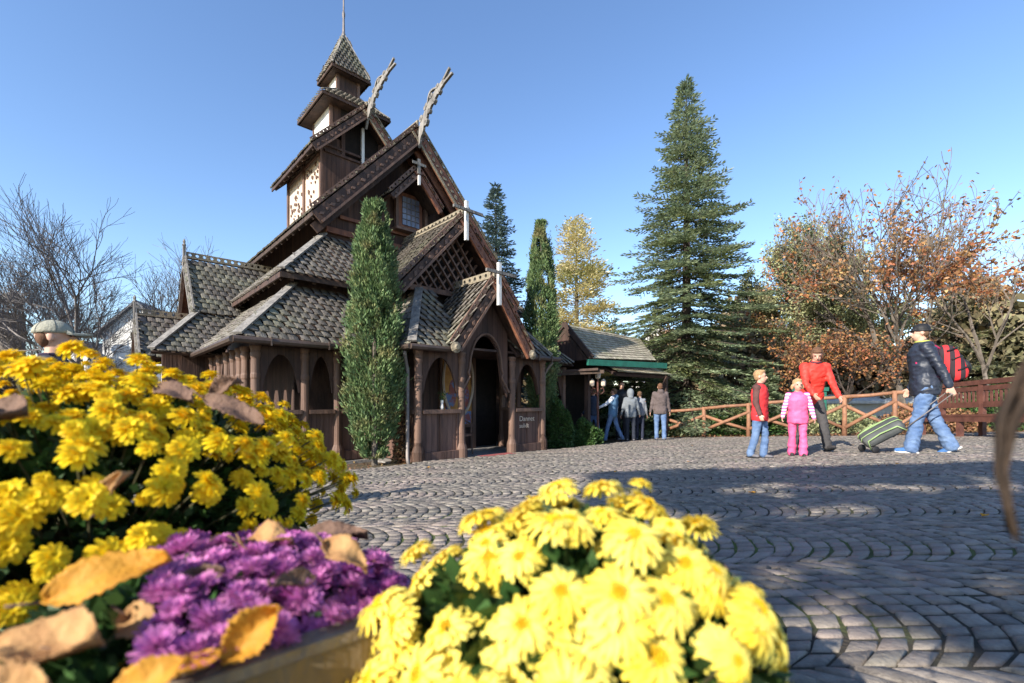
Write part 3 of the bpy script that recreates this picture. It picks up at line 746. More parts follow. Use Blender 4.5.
for pts in ([(-.2, 0, 1.93), (-.18, .03, 1.85), (-.13, .08, 1.74), (-.10, .08, 1.60), (-.10, .08, .12), (-.14, -.02, .0)], [(3.4, -.1, 1.93), (3.35, 0, 1.8), (3.30, .06, 1.66), (3.30, .06, .02)]):
    d_ = MB(); d_.tube(pts, .034, 10); d_.build('downpipe', M['zinc'], CH, smooth=True)
# lettering on the right panel
def text(body, loc, size, parent, m_, rot=(R(90), 0, 0), name='lettering', ext=.002):
    cu = bpy.data.curves.new(name, 'FONT'); cu.body = body; cu.size = size; cu.extrude = ext; cu.align_x = 'LEFT'
    ob = bpy.data.objects.new(name, cu); COL.objects.link(ob)
    bpy.context.view_layer.update()
    me = bpy.data.meshes.new_from_object(ob.evaluated_get(bpy.context.evaluated_depsgraph_get()))
    bpy.data.objects.remove(ob)
    me.materials.clear(); me.materials.append(m_)
    o = bpy.data.objects.new(name, me); COL.objects.link(o); o.location = loc; o.rotation_euler = rot
    if parent: o.parent = parent
    return o
text('Dannet', (2.45, -.03, .66), .15, CH, M['cream']); text('sulidt', (2.45, -.03, .52), .13, CH, M['cream'])
# things in the porch
def placed(name, u, v, h, rz, label, cat):
    p = Vector((-1.66 + .731 * u - .682 * v, 7.8 + .682 * u + .731 * v, -1.1 + h)); return empty(name, p, math.atan2(.682, .731) + rz, label, cat)
vs_ = placed('flower_vase', .55, -.0, .93, 0, 'small pale vase with a green posy on the porch handrail', 'vase')
k = MB(); k.lathe((0, 0, 0), [(.028, 0), (.034, .04), (.022, .10), (.032, .17), (.03, .17), (.018, .1), (.0, .1)], 10); k.build('vase', M['white'], vs_, True)
k = MB(); rr = random.Random(9)
for i in range(70):
    p = Vector((rr.gauss(0, .045), rr.gauss(0, .045), .24 + rr.gauss(0, .04))); a = Vector((rr.uniform(-1, 1), rr.uniform(-1, 1), rr.uniform(-.3, 1))).normalized(); b = a.orthogonal().normalized()
    k.add([p, p + a * .02 + b * .01, p + a * .045, p + a * .02 - b * .01], [(0, 1, 2, 3)])
for i in range(8): k.tube([(0, 0, .1), (rr.gauss(0, .03), rr.gauss(0, .03), .25)], .002, 4)
k.build('foliage', M['ivy'], vs_)
mt = placed('door_mat', 1.7, -.20, .022, 0, 'dull red mat on the stone step of the church porch', 'mat')
k = MB(); k.box((0, 0, .008), (.8, .26, .014))
for i in range(26): k.box((-.39 + i * .031, 0, .018), (.016, .24, .008))
k.build('mat', M['carpet'], mt)
ch_ = placed('wooden_chair', 1.36, .55, 0, .5, 'curved dark wooden chair standing inside the porch behind the second column', 'chair')
k = MB(); k.box((0, 0, .40), (.40, .38, .04)); k.build('seat', M['column'], ch_)
for sx in (-1, 1):
    for sy in (-1, 1):
        k = MB(); k.tube([(sx * .17, sy * .16, .4), (sx * .19, sy * .19, 0)], .018, 6); k.build('leg', M['column'], ch_)
k = MB(); k.tube([(.2, -.15, .42), (.27, -.13, .6), (.22, 0, .68), (.2, .17, .66), (0, .2, .66), (-.2, .17, .66), (-.22, 0, .68), (-.27, -.13, .6), (-.2, -.15, .42)], .02, 6); k.build('armrest', M['column'], ch_)
# ------------------------------------------------------------------ vegetation
def rand_unit(n):
    v = rng.normal(size=(n, 3)); return v / np.linalg.norm(v, axis=1)[:, None]
def leaf_quads(P, D, Ln, Wd, flat=0.0, up=None):
    """rhombic leaves at P pointing along D; returns verts, faces"""
    n = len(P); Ln = np.broadcast_to(Ln, (n,))[:, None]; Wd = np.broadcast_to(Wd, (n,))[:, None]
    D = D / np.maximum(np.linalg.norm(D, axis=1)[:, None], 1e-6)
    Rn = rand_unit(n)
    if up is not None: Rn = Rn * (1 - flat) + np.asarray(up) * flat
    Sd = np.cross(D, Rn); Sd /= np.maximum(np.linalg.norm(Sd, axis=1)[:, None], 1e-6)
    V = np.stack([P, P + D * Ln * .45 + Sd * Wd / 2, P + D * Ln, P + D * Ln * .45 - Sd * Wd / 2], 1).reshape(-1, 3)
    F = np.arange(4 * n).reshape(n, 4)
    return V, F
def leaves_obj(name, P, D, Ln, Wd, m, parent, flat=0, up=None):
    V, F = leaf_quads(P, D, Ln, Wd, flat, up); return npmesh(name, V, F, m, parent)

def conifer(name, loc, H, Rm, label, material, bark, group=None, whorls=46, nb=7, start=.05, power=.85, droop=.25, nl=.11, wl_=.03, dens=1.0, seed=1, cat='tree', step=.11, fluff=.013):
    global rng
    rng = np.random.default_rng(seed); rr = random.Random(seed)
    t = empty(name, loc, 0, label, cat, group); droop0 = droop
    tk = MB(); tk.tube([(0, 0, -.1), (0.02, 0, H * .5), (0, 0, H)], [H * .016 + .02, H * .010 + .01, .008], 8)
    Ps = []; Ds = []
    for wi in range(whorls):
        f = start + (1 - start) * (wi + rr.random() * .5) / whorls; z = f * H
        Rz = Rm * (1 - f) ** power * rr.uniform(.82, 1.1) + .06
        for b in range(nb):
            az = 2 * PI * (b + rr.random()) / nb + wi * .7; z = f * H + rr.gauss(0, .35 * H / whorls); droop = droop0 * rr.uniform(.3, 1.6); r_ = Rz * (rr.uniform(.55, 1.12) if rr.random() < .85 else rr.uniform(1.05, 1.25))
            tilt = (f - .45) * 1.0            # upper branches rise, lower ones hang
            n = max(3, int(r_ / step)); pts = []
            for i in range(n + 1):
                s = i / n; x = r_ * s
                zz = z + x * tilt * .55 - droop * r_ * (s ** 1.3) + .28 * droop * r_ * s ** 4 * 1.5
                pts.append(Vector((math.cos(az) * x, math.sin(az) * x, zz)))
            if r_ > .35: tk.tube([pts[0], pts[n // 2], pts[-1]], [.012 + .008 * r_, .008 + .004 * r_, .003], 3, caps=False)
            for i in range(1, n + 1):
                s = i / n
                if s < .18 and r_ > 1: continue
                d = (pts[i] - pts[i - 1]).normalized(); side = d.cross(Vector((0, 0, 1))).normalized()
                tl = min(.5, .18 + r_ * (1 - s) * .42) * rr.uniform(.7, 1.15)
                for sg in (-1, 1):
                    td = (d * .75 + side * sg + Vector((0, 0, rr.uniform(-.18, .06)))).normalized()
                    m_ = max(2, int(tl / .07 * dens))
                    for k in range(m_):
                        q = pts[i] + td * tl * (k / m_)
                        for j in range(2):
                            Ps.append(q + Vector((rr.gauss(0, fluff), rr.gauss(0, fluff), rr.gauss(0, fluff))))
                            Ds.append((td * .8 + side * sg * rr.uniform(-.4, .5) + d * rr.uniform(-.2, .6) + Vector((0, 0, rr.uniform(-.15, .4)))))
                Ps.append(pts[i]); Ds.append(d)
    tk.build('trunk', bark, t)
    leaves_obj('crown', np.array(Ps), np.array(Ds), rng.uniform(nl * .8, nl * 1.3, len(Ps)), rng.uniform(wl_ * .8, wl_ * 1.3, len(Ps)), material, t, flat=.55, up=(0, 0, 1))
    return t

conifer('fir_tree', (6.35, 16.6, gz(6.35, 16.6)), 12.9, 4.1, 'tallest dark green fir tree standing behind the orange fence', M['fir'], M['bark_dark'], whorls=44, nb=9, start=.03, power=.92, droop=.24, nl=.15, wl_=.048, dens=1.0, seed=4, step=.13)
conifer('spruce_tree', (-.75, 21, -1.6), 11.4, 3.0, 'blue green spruce rising behind the right roof slope of the church', M['spruce'], M['bark_dark'], whorls=44, nb=8, power=.9, droop=.22, nl=.17, wl_=.06, dens=.8, seed=5, step=.14)
conifer('pine_tree', (4.5, 21.5, -1.5), 5.2, 2.2, 'low yellow green pine behind the side building roof', M['golden'], M['bark'], whorls=18, nb=7, power=.5, droop=-.05, nl=.2, wl_=.07, dens=.8, seed=8, step=.15)
conifer('larch_tree', (19.0, 19.5, -1.2), 6.2, 2.6, 'pale green conifer behind the bench rail at the right edge', M['larch'], M['bark'], whorls=20, nb=6, power=.5, droop=.05, nl=.16, wl_=.04, dens=.8, seed=10, step=.16)
conifer('young_fir', (8.2, 15.0, gz(8.6, 14.6)), 2.1, 1.1, 'small bushy fir right of the tall fir behind the fence', M['fir'], M['bark_dark'], whorls=16, nb=8, power=.6, droop=.1, nl=.14, wl_=.05, dens=1, seed=11)
conifer('young_fir', (4.2, 15.6, gz(4.2, 15.6)), 2.9, 1.5, 'small bushy fir beside the dark shelter opening', M['fir'], M['bark_dark'], whorls=16, nb=8, power=.5, droop=.1, nl=.14, wl_=.05, dens=1, seed=12)

def cypress(name, loc, H, Rm, label, seed, peak=.3, material='cypress', tops=()):
    rg = np.random.default_rng(seed)
    t = empty(name, loc, 0, label, 'tree', None)
    k = MB(); k.tube([(0, 0, -.1), (0, 0, H * .9)], [.055, .01], 8); 
    n = int(34000 * H / 4.5)
    f = rg.random(n) ** .9
    prof = np.where(f < peak, .38 + .62 * np.sin(np.minimum(f / peak, 1) * PI / 2), 1 - .76 * ((f - peak) / (1 - peak)) ** 2.1)
    az = rg.random(n) * 2 * PI
    # columns of upright sprays give the surface its flutes
    lump = 1 + .14 * np.sin(az * 5 + np.sin(f * 9) * 2.0) + .10 * np.sin(az * 9 + f * 23) + .10 * np.sin(f * 41 + az * 3)
    r = Rm * prof * lump * (1 - .38 * rg.random(n) ** 2.2)
    P = np.stack([r * np.cos(az), r * np.sin(az), .06 + f * (H - .1)], 1) + rg.normal(0, .012, (n, 3))
    for (tx, ty, tz, tr, th_) in tops:
        m_ = int(n * .10); ff = rg.random(m_); a2 = rg.random(m_) * 2 * PI; r2 = tr * (1 - ff ** 1.5) * (1 - .4 * rg.random(m_) ** 2)
        P = np.concatenate([P, np.stack([tx + r2 * np.cos(a2), ty + r2 * np.sin(a2), tz + ff * th_], 1)])
        az = np.concatenate([az, a2])
    st = rg.random(len(P)) < .09; P[st, :2] *= rg.uniform(1.08, 1.28, (int(st.sum()), 1)); keepm = np.array([mnoise.noise(Vector(q * np.array([4.5, 4.5, 2.2]))) > -.38 for q in P]); P = P[keepm]; az = az[keepm]
    D = np.stack([.55 * np.cos(az), .55 * np.sin(az), np.full(len(P), .9)], 1) + rg.normal(0, .32, (len(P), 3))
    k.build('trunk', M['bark'], t)
    global rng; rng = rg
    leaves_obj('crown', P, D, rg.uniform(.05, .10, len(P)), rg.uniform(.018, .034, len(P)), M[material], t)
    return t
cypress('cypress', (-2.33, 7.72, gz(-2.33, 7.72) + .02), 4.42, .43, 'narrow cypress in front of the church aisle left of the porch', 21, peak=.28, tops=((-.16, .05, 2.2, .2, 1.0), (.15, -.1, 2.1, .2, 1.15), (-.28, 0, .95, .2, .5), (.2, .1, 1.3, .22, .8)))
cypress('cypress', (.72, 11.3, -1.15), 5.6, .36, 'tall narrow cypress right of the church porch', 22, peak=.45, tops=((.15, 0, 2.6, .22, 1.4),))
def bush(name, loc, r, label, m_, seed, n=6000, cat='bush', ln=(.04, .075), flatb=.0, group=None):
    rg = np.random.default_rng(seed); t = empty(name, loc, 0, label, cat, group)
    d = rg.normal(size=(n, 3)); d /= np.linalg.norm(d, axis=1)[:, None]; d[:, 2] = np.abs(d[:, 2]) * 1.0 - .12
    lump = 1 + .12 * np.sin(d[:, 0] * 7 + seed) * np.sin(d[:, 1] * 6) + .1 * np.sin(d[:, 2] * 11 + d[:, 0] * 5)
    P = d * np.array(r) * (lump * (1 - .35 * rg.random(n) ** 2))[:, None]; P[:, 2] = np.maximum(P[:, 2], 0.01) 
    global rng; rng = rg
    leaves_obj('foliage', P, d + rg.normal(0, .6, (n, 3)), rg.uniform(*ln, n), rg.uniform(ln[0] * .6, ln[1] * .6, n), m_, t)
    k = MB(); 
    for i in range(9):
        a = i * .7; k.tube([(0, 0, -.05), (math.cos(a) * r[0] * .3, math.sin(a) * r[1] * .3, r[2] * .45), (math.cos(a) * r[0] * .6, math.sin(a) * r[1] * .6, r[2] * .8)], [.02, .012, .005], 4)
    k.build('stems', M['bark_dark'], t)
    return t
bush('box_bush', (1.85, 11.5, -1.17), (.42, .42, .72), 'rounded box bush at the foot of the right cypress', M['ivy'], 31, 9000)
bush('ivy_bush', (1.15, 11.1, -1.15), (.34, .34, 1.25), 'upright ivy shrub against the right side of the porch', M['ivy'], 32, 9000)
bush('dry_shrub', (-1.92, 8.02, -1.1), (.16, .14, .95), 'withered brown shrub beside the downpipe of the porch', M['deadleaf'], 33, 1500)
# brushwood seen behind the fence and at the left
rb = random.Random(3)
for i, (x, y, rx, rz, m_, lb) in enumerate([(7.6, 14.9, 1.2, 1.0, 'ivy', 'low green shrub behind the fence right of the fir trunk'), (10.0, 14.2, 1.1, .9, 'larch', 'yellow green shrub behind the fence near the red jacket'),
        (12.5, 13.6, 1.2, .8, 'deadleaf', 'brown shrub behind the fence left of the bench rail'), (15.2, 13.8, 1.5, 1.5, 'ivy', 'green shrub behind the bench rail'), (17.2, 15.2, 1.6, 1.6, 'larch', 'pale shrub at the right edge behind the bench rail'),
        (3.3, 16.5, 1.2, 1.6, 'ivy', 'green shrub seen through the shelter behind the children'), (5.6, 16.0, 1.3, .9, 'fir', 'dark shrub under the tall fir')]):
    bush('shrub', (x, y, gz(x, y)), (rx, rx, rz), lb, M[m_], 40 + i, 5000, ln=(.07, .13))
for i, (x, y, rx, rz, lb) in enumerate([(-18.5, 17, 2.2, 2.4, 'leafless brown thicket at the far left behind the cap wearer'), (-15.6, 16.5, 1.6, 1.9, 'leafless brown thicket behind the bare tree'), (-13.2, 15.8, 1.4, 1.6, 'leafless brown thicket left of the white house')]):
    bush('thicket', (x, y, -1.3), (rx, 1.2, rz), lb, M['bark'], 60 + i, 9000, ln=(.10, .28), cat='thicket')

def grow_tree(name, loc, H, label, bark, seed, leaf=None, leafn=4, spread=.5, trunks=1, depth=5, fork=.30, rt=.09, tw=.004, leafsize=(.07, .12), ls=0, cat='tree', leaffrac=1.0, kids=(3, 4), group=None, lk=None, bk=None):
    rr = random.Random(seed); t = empty(name, loc, 0, label, cat, group); mb = MB(); LP = []; LD = []
    def br(p, d, L, r, dep):
        if bk and dep <= 2 and (bk(p + Vector(loc)) or bk(p + d * L + Vector(loc))): return
        n = 4; pts = [p.copy()]; dd = d.copy()
        for i in range(n):
            dd = (dd + Vector((rr.gauss(0, .13), rr.gauss(0, .13), rr.gauss(0, .08) + .05))).normalized(); pts.append(pts[-1] + dd * L / n)
        mb.tube(pts, [max(tw, r * (1 - .5 * i / n)) for i in range(n + 1)], 6 if dep > depth - 2 else 3, caps=False)
        if dep <= ls and leaf:
            for q in pts[1:]:
                if rr.random() < leaffrac:
                    for k in range(leafn):
                        if lk and not lk(q + Vector(loc), rr): continue
                        LP.append(q + Vector((rr.gauss(0, .07), rr.gauss(0, .07), rr.gauss(0, .07)))); LD.append(Vector((rr.gauss(0, 1), rr.gauss(0, 1), rr.gauss(-.4, .7))))
        if dep == 0: return
        m_ = rr.randint(*kids)
        for k in range(m_):
            f = rr.uniform(.35, 1.0); i = min(n - 1, int(f * n)); q = pts[i].lerp(pts[i + 1], f * n - i)
            ax = dd.orthogonal().normalized(); ax = Matrix.Rotation(rr.random() * 2 * PI, 3, dd) @ ax
            nd = (dd + ax * spread * rr.uniform(.6, 1.5)).normalized()
            br(q, nd, L * rr.uniform(.55, .78), r * .55, dep - 1)
        br(pts[-1], dd, L * .72, r * .6, dep - 1)
    for k in range(trunks):
        a = k * 2.4; lean = Vector((math.cos(a) * .28, math.sin(a) * .28, 1)).normalized() if trunks > 1 else Vector((.03, 0, 1))
        br(Vector((math.cos(a) * .12 * (trunks > 1), math.sin(a) * .12 * (trunks > 1), -.1)), lean, H * fork, rt * (1 if trunks == 1 else .8), depth)
    mb.build('trunk', bark, t)
    if leaf:
        global rng; rng = np.random.default_rng(seed)
        leaves_obj('crown', np.array(LP), np.array(LD), rng.uniform(leafsize[0], leafsize[1], len(LP)), rng.uniform(leafsize[0] * .6, leafsize[1] * .7, len(LP)), leaf, t)
    return t
grow_tree('bare_tree', (-13.0, 14.5, -1.3), 8.6, 'leafless spreading tree left of the church', M['barkpale'], 71, trunks=3, depth=5, spread=.62, fork=.31, rt=.11, tw=.005, kids=(3, 3))
grow_tree('bare_tree', (-11.4, 16.0, -1.3), 7.6, 'smaller leafless tree close to the left gable of the church', M['barkpale'], 72, trunks=2, depth=5, spread=.55, fork=.29, rt=.07, tw=.005, kids=(2, 3))
grow_tree('bare_tree', (-17.5, 16.5, -1.3), 8.0, 'leafless tree at the far left edge', M['barkpale'], 73, trunks=2, depth=5, spread=.6, fork=.30, rt=.08, tw=.006)
conifer('golden_conifer', (2.75, 19.5, -1.5), 9.2, 2.9, 'golden yellow conifer between the right cypress and the tall fir', M['golden'], M['bark'], whorls=17, nb=7, power=.72, droop=-.22, nl=.15, wl_=.06, dens=2.2, seed=6, step=.16, fluff=.11)
clumpy = lambda p, rr: mnoise.noise(p * .75) > .02 or rr.random() < .12
oaks = 'russet leaved oaks at the right'
grow_tree('oak_tree', (12.3, 14.2, gz(11.7, 14.2)), 10.8, 'russet leaved oak forking behind the man in the black cap', M['bark'], 81, leaf=M['russet'], leafn=3, trunks=1, depth=5, spread=.62, fork=.27, rt=.12, tw=.007, leafsize=(.08, .14), ls=1, leaffrac=.6, lk=clumpy, kids=(2, 4), group=oaks)
grow_tree('oak_tree', (15.6, 15.0, gz(15.6, 15.0)), 11.2, 'russet leaved oak at the right edge of the view', M['bark'], 83, leaf=M['russet'], leafn=3, trunks=2, depth=5, spread=.6, fork=.27, rt=.12, tw=.007, leafsize=(.08, .14), ls=1, leaffrac=.55, lk=clumpy, kids=(2, 3), group=oaks)
grow_tree('oak_tree', (10.1, 14.3, gz(9.6, 14.6)), 5.0, 'small russet leaved oak behind the woman in red', M['bark_dark'], 82, leaf=M['russet'], leafn=3, trunks=2, depth=4, spread=.62, fork=.30, rt=.07, tw=.005, leafsize=(.06, .11), ls=2, leaffrac=.35, group=oaks)
grow_tree('larch_tree', (11.3, 17.6, gz(10.9, 17)), 10.4, 'pale yellow green larch right of the tall fir', M['bark'], 84, leaf=M['larch'], leafn=10, trunks=1, depth=5, spread=.5, fork=.27, rt=.12, tw=.006, leafsize=(.06, .11), ls=2, leaffrac=.8)
# leaf litter beyond the fence
rng = np.random.default_rng(5); n = 9000
lx = rng.uniform(3.5, 17, n); ly = np.array([fence_y(x) + .1 for x in lx]) + rng.random(n) ** 1.3 * 4
P = np.stack([lx, ly, np.array([gz(a, b) for a, b in zip(lx, ly)]) + .0], 1) + np.array([0, 0, -.02])
D = rng.normal(size=(n, 3)) * np.array([1, 1, .25])
o = leaves_obj('leaf_litter', P, D, rng.uniform(.06, .12, n), rng.uniform(.04, .07, n), M['deadleaf'], None, flat=.8, up=(0, 0, 1))
tag(o, 'brown fallen leaves covering the ground beyond the fence', 'leaf litter', kind='stuff')
n = 1500; lx = rng.uniform(-4.6, -.2, n); ly = rng.uniform(6.2, 9.5, n)
keep = [in_church(a, b) for a, b in zip(lx, ly)]; lx, ly = lx[keep], ly[keep]
P = np.stack([lx, ly, np.array([gz(a, b) for a, b in zip(lx, ly)]) - .025], 1)
D = rng.normal(size=(len(lx), 3)) * np.array([1, 1, .25])
o = leaves_obj('bed_litter', P, D, rng.uniform(.03, .07, len(lx)), rng.uniform(.02, .04, len(lx)), M['deadleaf'], None, flat=.7, up=(0, 0, 1))
tag(o, 'reddish fallen leaves on the bed along the church wall', 'leaf litter', kind='stuff')
# distant wood closing the view
rng = np.random.default_rng(6); n = 110000
ang = rng.uniform(-.9, .95, n); dist = rng.uniform(26, 34, n)
hh = 3.2 + 1.0 * np.sin(ang * 17) + .8 * np.sin(ang * 41 + 1) - 1.8 * (ang < -.12) + 2.2 * (ang > .3)
P = np.stack([np.sin(ang) * dist, np.cos(ang) * dist, -1.6 + rng.random(n) ** .8 * hh], 1)
o = leaves_obj('far_wood', P, rng.normal(size=(n, 3)), rng.uniform(.25, .55, n), rng.uniform(.15, .32, n), mat('far mixed foliage', (.16, .17, .09), (.24, .15, .09), scale=.25, rough=.8, bump=0, island=.4), None)
tag(o, 'distant belt of mixed shrubs and trees behind the park', 'woodland', kind='stuff')

# ------------------------------------------------------------------ side building
SB = empty('shelter_building', (1.53, 13.0, -1.25), math.atan2(.70, .71), 'low timber building with grey shingle roof and green fascia right of the church', 'building')
def sbl(x, y, z):   # world -> own coordinates
    dx, dy = x - 1.53, y - 13.0; c, s = math.cos(math.atan2(.70, .71)), math.sin(math.atan2(.70, .71))
    return Vector((dx * c + dy * s, -dx * s + dy * c, z + 1.25))
A = sbl(1.50, 13.0, 2.15); B = sbl(4.5, 16.1, 2.15); C_ = sbl(2.16, 12.25, 1.10); Dp = sbl(4.35, 13.8, 1.18)
rfm = MB()
def shing(mb, P, rows=12, cols=26, mi=0):
    P = [Vector(p) for p in P]; nrm = (P[1] - P[0]).cross(P[3] - P[0]).normalized()
    if nrm.z < 0: nrm = -nrm
    for r_ in range(rows):
        for c in range(cols + 1):
            a0 = max(0, (c - .5 * (r_ % 2)) / cols); a1 = min(1, (c + .96 - .5 * (r_ % 2)) / cols)
            if a1 <= a0: continue
            b0 = r_ / rows; b1 = min(1, (r_ + 1.2) / rows)
            def q(a, b): return P[0].lerp(P[1], a).lerp(P[3].lerp(P[2], a), b)
            j = random.gauss(0, .003)
            mb.add([q(a0, b0) + nrm * (.045 + j), q(a1, b0) + nrm * (.045 + j), q(a1, b1) + nrm * .02, q(a0, b1) + nrm * .02, q(a0, b0) + nrm * .02, q(a1, b0) + nrm * .02], [(0, 1, 2, 3), (4, 5, 1, 0)], mi)
    mb.prism([q - nrm * (.10 if r_ > 5 else .04) for q in P], -nrm * .08, 1)
shing(rfm, [C_, Dp, B, A])
A2 = sbl(.55, 14.0, 1.1); B2 = sbl(2.9, 17.3, 1.1)
shing(rfm, [B2, A2, A, B])
rfm.build('roof', [M['shingle'], M['wood']], SB)
k = MB(); k.beam(A + Vector((0, 0, .03)), C_ + Vector((0, 0, .03)), .06, .14); k.beam(A + Vector((0, 0, .03)), A2 + Vector((0, 0, .03)), .06, .14); k.build('bargeboard', M['wood'], SB)
k = MB(); c2 = sbl(2.6, 12.0, .98); c3 = sbl(4.6, 13.6, 1.02); k.beam(sbl(2.0, 12.05, 1.0), c3, .09, .16); k.build('fascia', M['green'], SB)
lo = MB(); shing(lo, [sbl(2.95, 12.75, .78), sbl(5.0, 14.2, .76), sbl(4.5, 14.6, 1.04), sbl(2.5, 13.0, 1.04)], rows=4, cols=18); lo.build('lower_roof', [M['shingle'], M['wood']], SB)
k = MB(); k.beam(sbl(1.1, 12.4, .75), sbl(2.3, 12.0, .80), .5, .06); k.beam(sbl(.9, 12.2, .68), sbl(2.4, 11.85, .74), .07, .09); k.build('lean_to_roof', M['wood'], SB)
for (x, y) in ((4.75, 14.1), (2.05, 12.35), (1.35, 12.6)):
    k = MB(); p = sbl(x, y, -1.3); k.beam(p, p + Vector((0, 0, 2.05)), .12, .12, up=(0, 1, 0)); k.build('post', M['wood'], SB)
k = MB(); k.beam(sbl(1.35, 13.4, -.3), sbl(2.9, 15.6, -.3), .08, 2.6); k.build('wall', M['dark'], SB)  # near black sheet painted as the shelter's unlit interior
k = MB(); k.prism([sbl(1.52, 13.02, 2.05), sbl(2.1, 12.38, 1.1), sbl(.7, 13.9, 1.1)], sbl(1.6, 13.1, 2.05) - sbl(1.52, 13.02, 2.05)); k.build('gable_boarding', M['plank'], SB)

# ------------------------------------------------------------------ fence, bench rail
FN = empty('pole_fence', (9.5, 11.3, gz(9.5, 11.3)), 0, 'orange brown rustic pole fence with crossed rails along the square', 'fence')
def fl(x, y, z): return Vector((x - 9.5, y - 11.3, z - gz(9.5, 11.3)))
fp = [(4.75, 14.3), (5.75, 13.65), (6.75, 13.0), (7.75, 12.4), (8.65, 11.85), (9.5, 11.3), (10.55, 11.15)]
for i, (x, y) in enumerate(fp):
    z = gz(x, y); hgt = .80 + .25 * min(1, max(0, (x - 5) / 4.5))
    k = MB(); k.tube([fl(x, y, z - .1), fl(x + .01, y, z + hgt * .5), fl(x, y, z + hgt + .05)], [.062, .055, .052], 9); k.build('post', M['fence'], FN, True)
    if i < len(fp) - 1:
        x2, y2 = fp[i + 1]; z2 = gz(x2, y2); h2 = .80 + .25 * min(1, max(0, (x2 - 5) / 4.5))
        for nm, a, b in (('top_rail', (x, y, z + hgt), (x2, y2, z2 + h2)), ('cross_rail', (x, y - .03, z + .2), (x2, y2 - .03, z2 + h2 - .2)), ('cross_rail', (x, y + .05, z + hgt - .2), (x2, y2 + .05, z2 + .2))):
            a = fl(*a); b = fl(*b); mid = (a + b) / 2 + Vector((0, 0, random.uniform(-.02, .02)))
            k = MB(); k.tube([a, mid, b], [.05, .046, .043], 8); k.build(nm, M['fence'], FN, True)
BR = empty('bench_rail', (10.5, 11.0, gz(10.5, 11)), 0, 'red brown bench with slatted backrest at the right edge of the square', 'bench')
bo = Vector((10.5, 11.0, gz(10.5, 11)))
def bl(t, off=0, z=0):   # along the rail
    a = Vector((10.35, 11.0)); b = Vector((9.75, 7.6)); d = (b - a).normalized(); nr = Vector((d.y, -d.x)); L = (b - a).length
    p = a + d * (t * L) + nr * off
    return Vector((p.x - bo.x, p.y - bo.y, gz(p.x, p.y) + z - bo.z))
k = MB(); k.beam(bl(0, 0, 1.16), bl(1, 0, 1.16), .10, .10); k.build('top_rail', M['rail'], BR)
k = MB(); k.beam(bl(0, 0, .68), bl(1, 0, .68), .06, .12); k.build('lower_rail', M['rail'], BR)
k = MB(); k.beam(bl(0, 0, 1.03), bl(1, 0, 1.03), .05, .10); k.build('lower_rail', M['rail'], BR)
for i in range(30):
    t = (i + .5) / 30
    k = MB(); k.beam(bl(t, 0, .72), bl(t, 0, 1.02), .024, .042, up=(0, 1, 0)); k.build('baluster', M['rail'], BR)
k = MB(); k.beam(bl(0.02, .28, .45), bl(.98, .28, .45), .42, .05); k.beam(bl(0.02, .45, .38), bl(.98, .45, .38), .06, .12); k.build('seat', M['rail'], BR)
for t in (.02, .35, .68, .98):
    for off in (0, .42):
        k = MB(); k.beam(bl(t, off, -.05), bl(t, off, 1.2 if off == 0 else .42), .09, .09, up=(0, 1, 0)); k.build('post', M['rail'], BR)

# ------------------------------------------------------------------ lamp post, pavilion, houses
LP_ = empty('lamp_post', (2.30, 12.2, gz(2.30, 12.2)), 0, 'ornate dark lamp post with curled brackets beside the shelter', 'lamp post')
k = MB(); k.lathe((0, 0, 0), [(.09, 0), (.09, .08), (.05, .14), (.035, .3), (.03, .9), (.045, .94), (.03, 1.0), (.026, 1.75), (.04, 1.8), (.0, 1.86)], 10); k.build('pole', M['rail'], LP_, True)
for sg in (-1, 1):
    k = MB(); k.tube([(0, 0, 1.35), (sg * .10, 0, 1.30), (sg * .17, 0, 1.38), (sg * .14, 0, 1.47), (sg * .07, 0, 1.44)], .014, 5); k.build('bracket', M['rail'], LP_)
    k = MB(); k.lathe((sg * .15, 0, 1.50), [(.02, 0), (.06, .03), (.07, .14), (.05, .17), (.0, .22)], 8); k.build('lantern', M['cream'], LP_)
k = MB(); k.lathe((0, 0, 1.70), [(.03, 0), (.07, .03), (.08, .15), (.05, .2), (.0, .28)], 8); k.build('lantern', M['cream'], LP_)
PV = empty('domed_pavilion', (-22.0, 20, -1.3), 0, 'open domed pavilion at the far left edge', 'pavilion')
k = MB(); k.lathe((0, 0, 0), [(1.15, 5.0), (1.25, 5.06), (1.2, 5.35), (1.0, 5.85), (.6, 6.25), (.12, 6.45), (.08, 6.6), (.05, 7.4), (.0, 7.6)], 16); k.build('dome', M['copper'], PV, True)
for i in range(6):
    a = i * PI / 3; k = MB(); k.tube([(math.cos(a), math.sin(a), 0), (math.cos(a), math.sin(a), 5.02)], .09, 8); k.build('column', M['column'], PV)
k = MB(); k.lathe((0, 0, 0), [(1.3, -11), (1.3, 3.4), (1.4, 3.5), (1.4, 3.6), (0, 3.6)], 16); k.build('base', M['bark'], PV)
PV.scale = (.34,) * 3; PV.location.z = 2.55
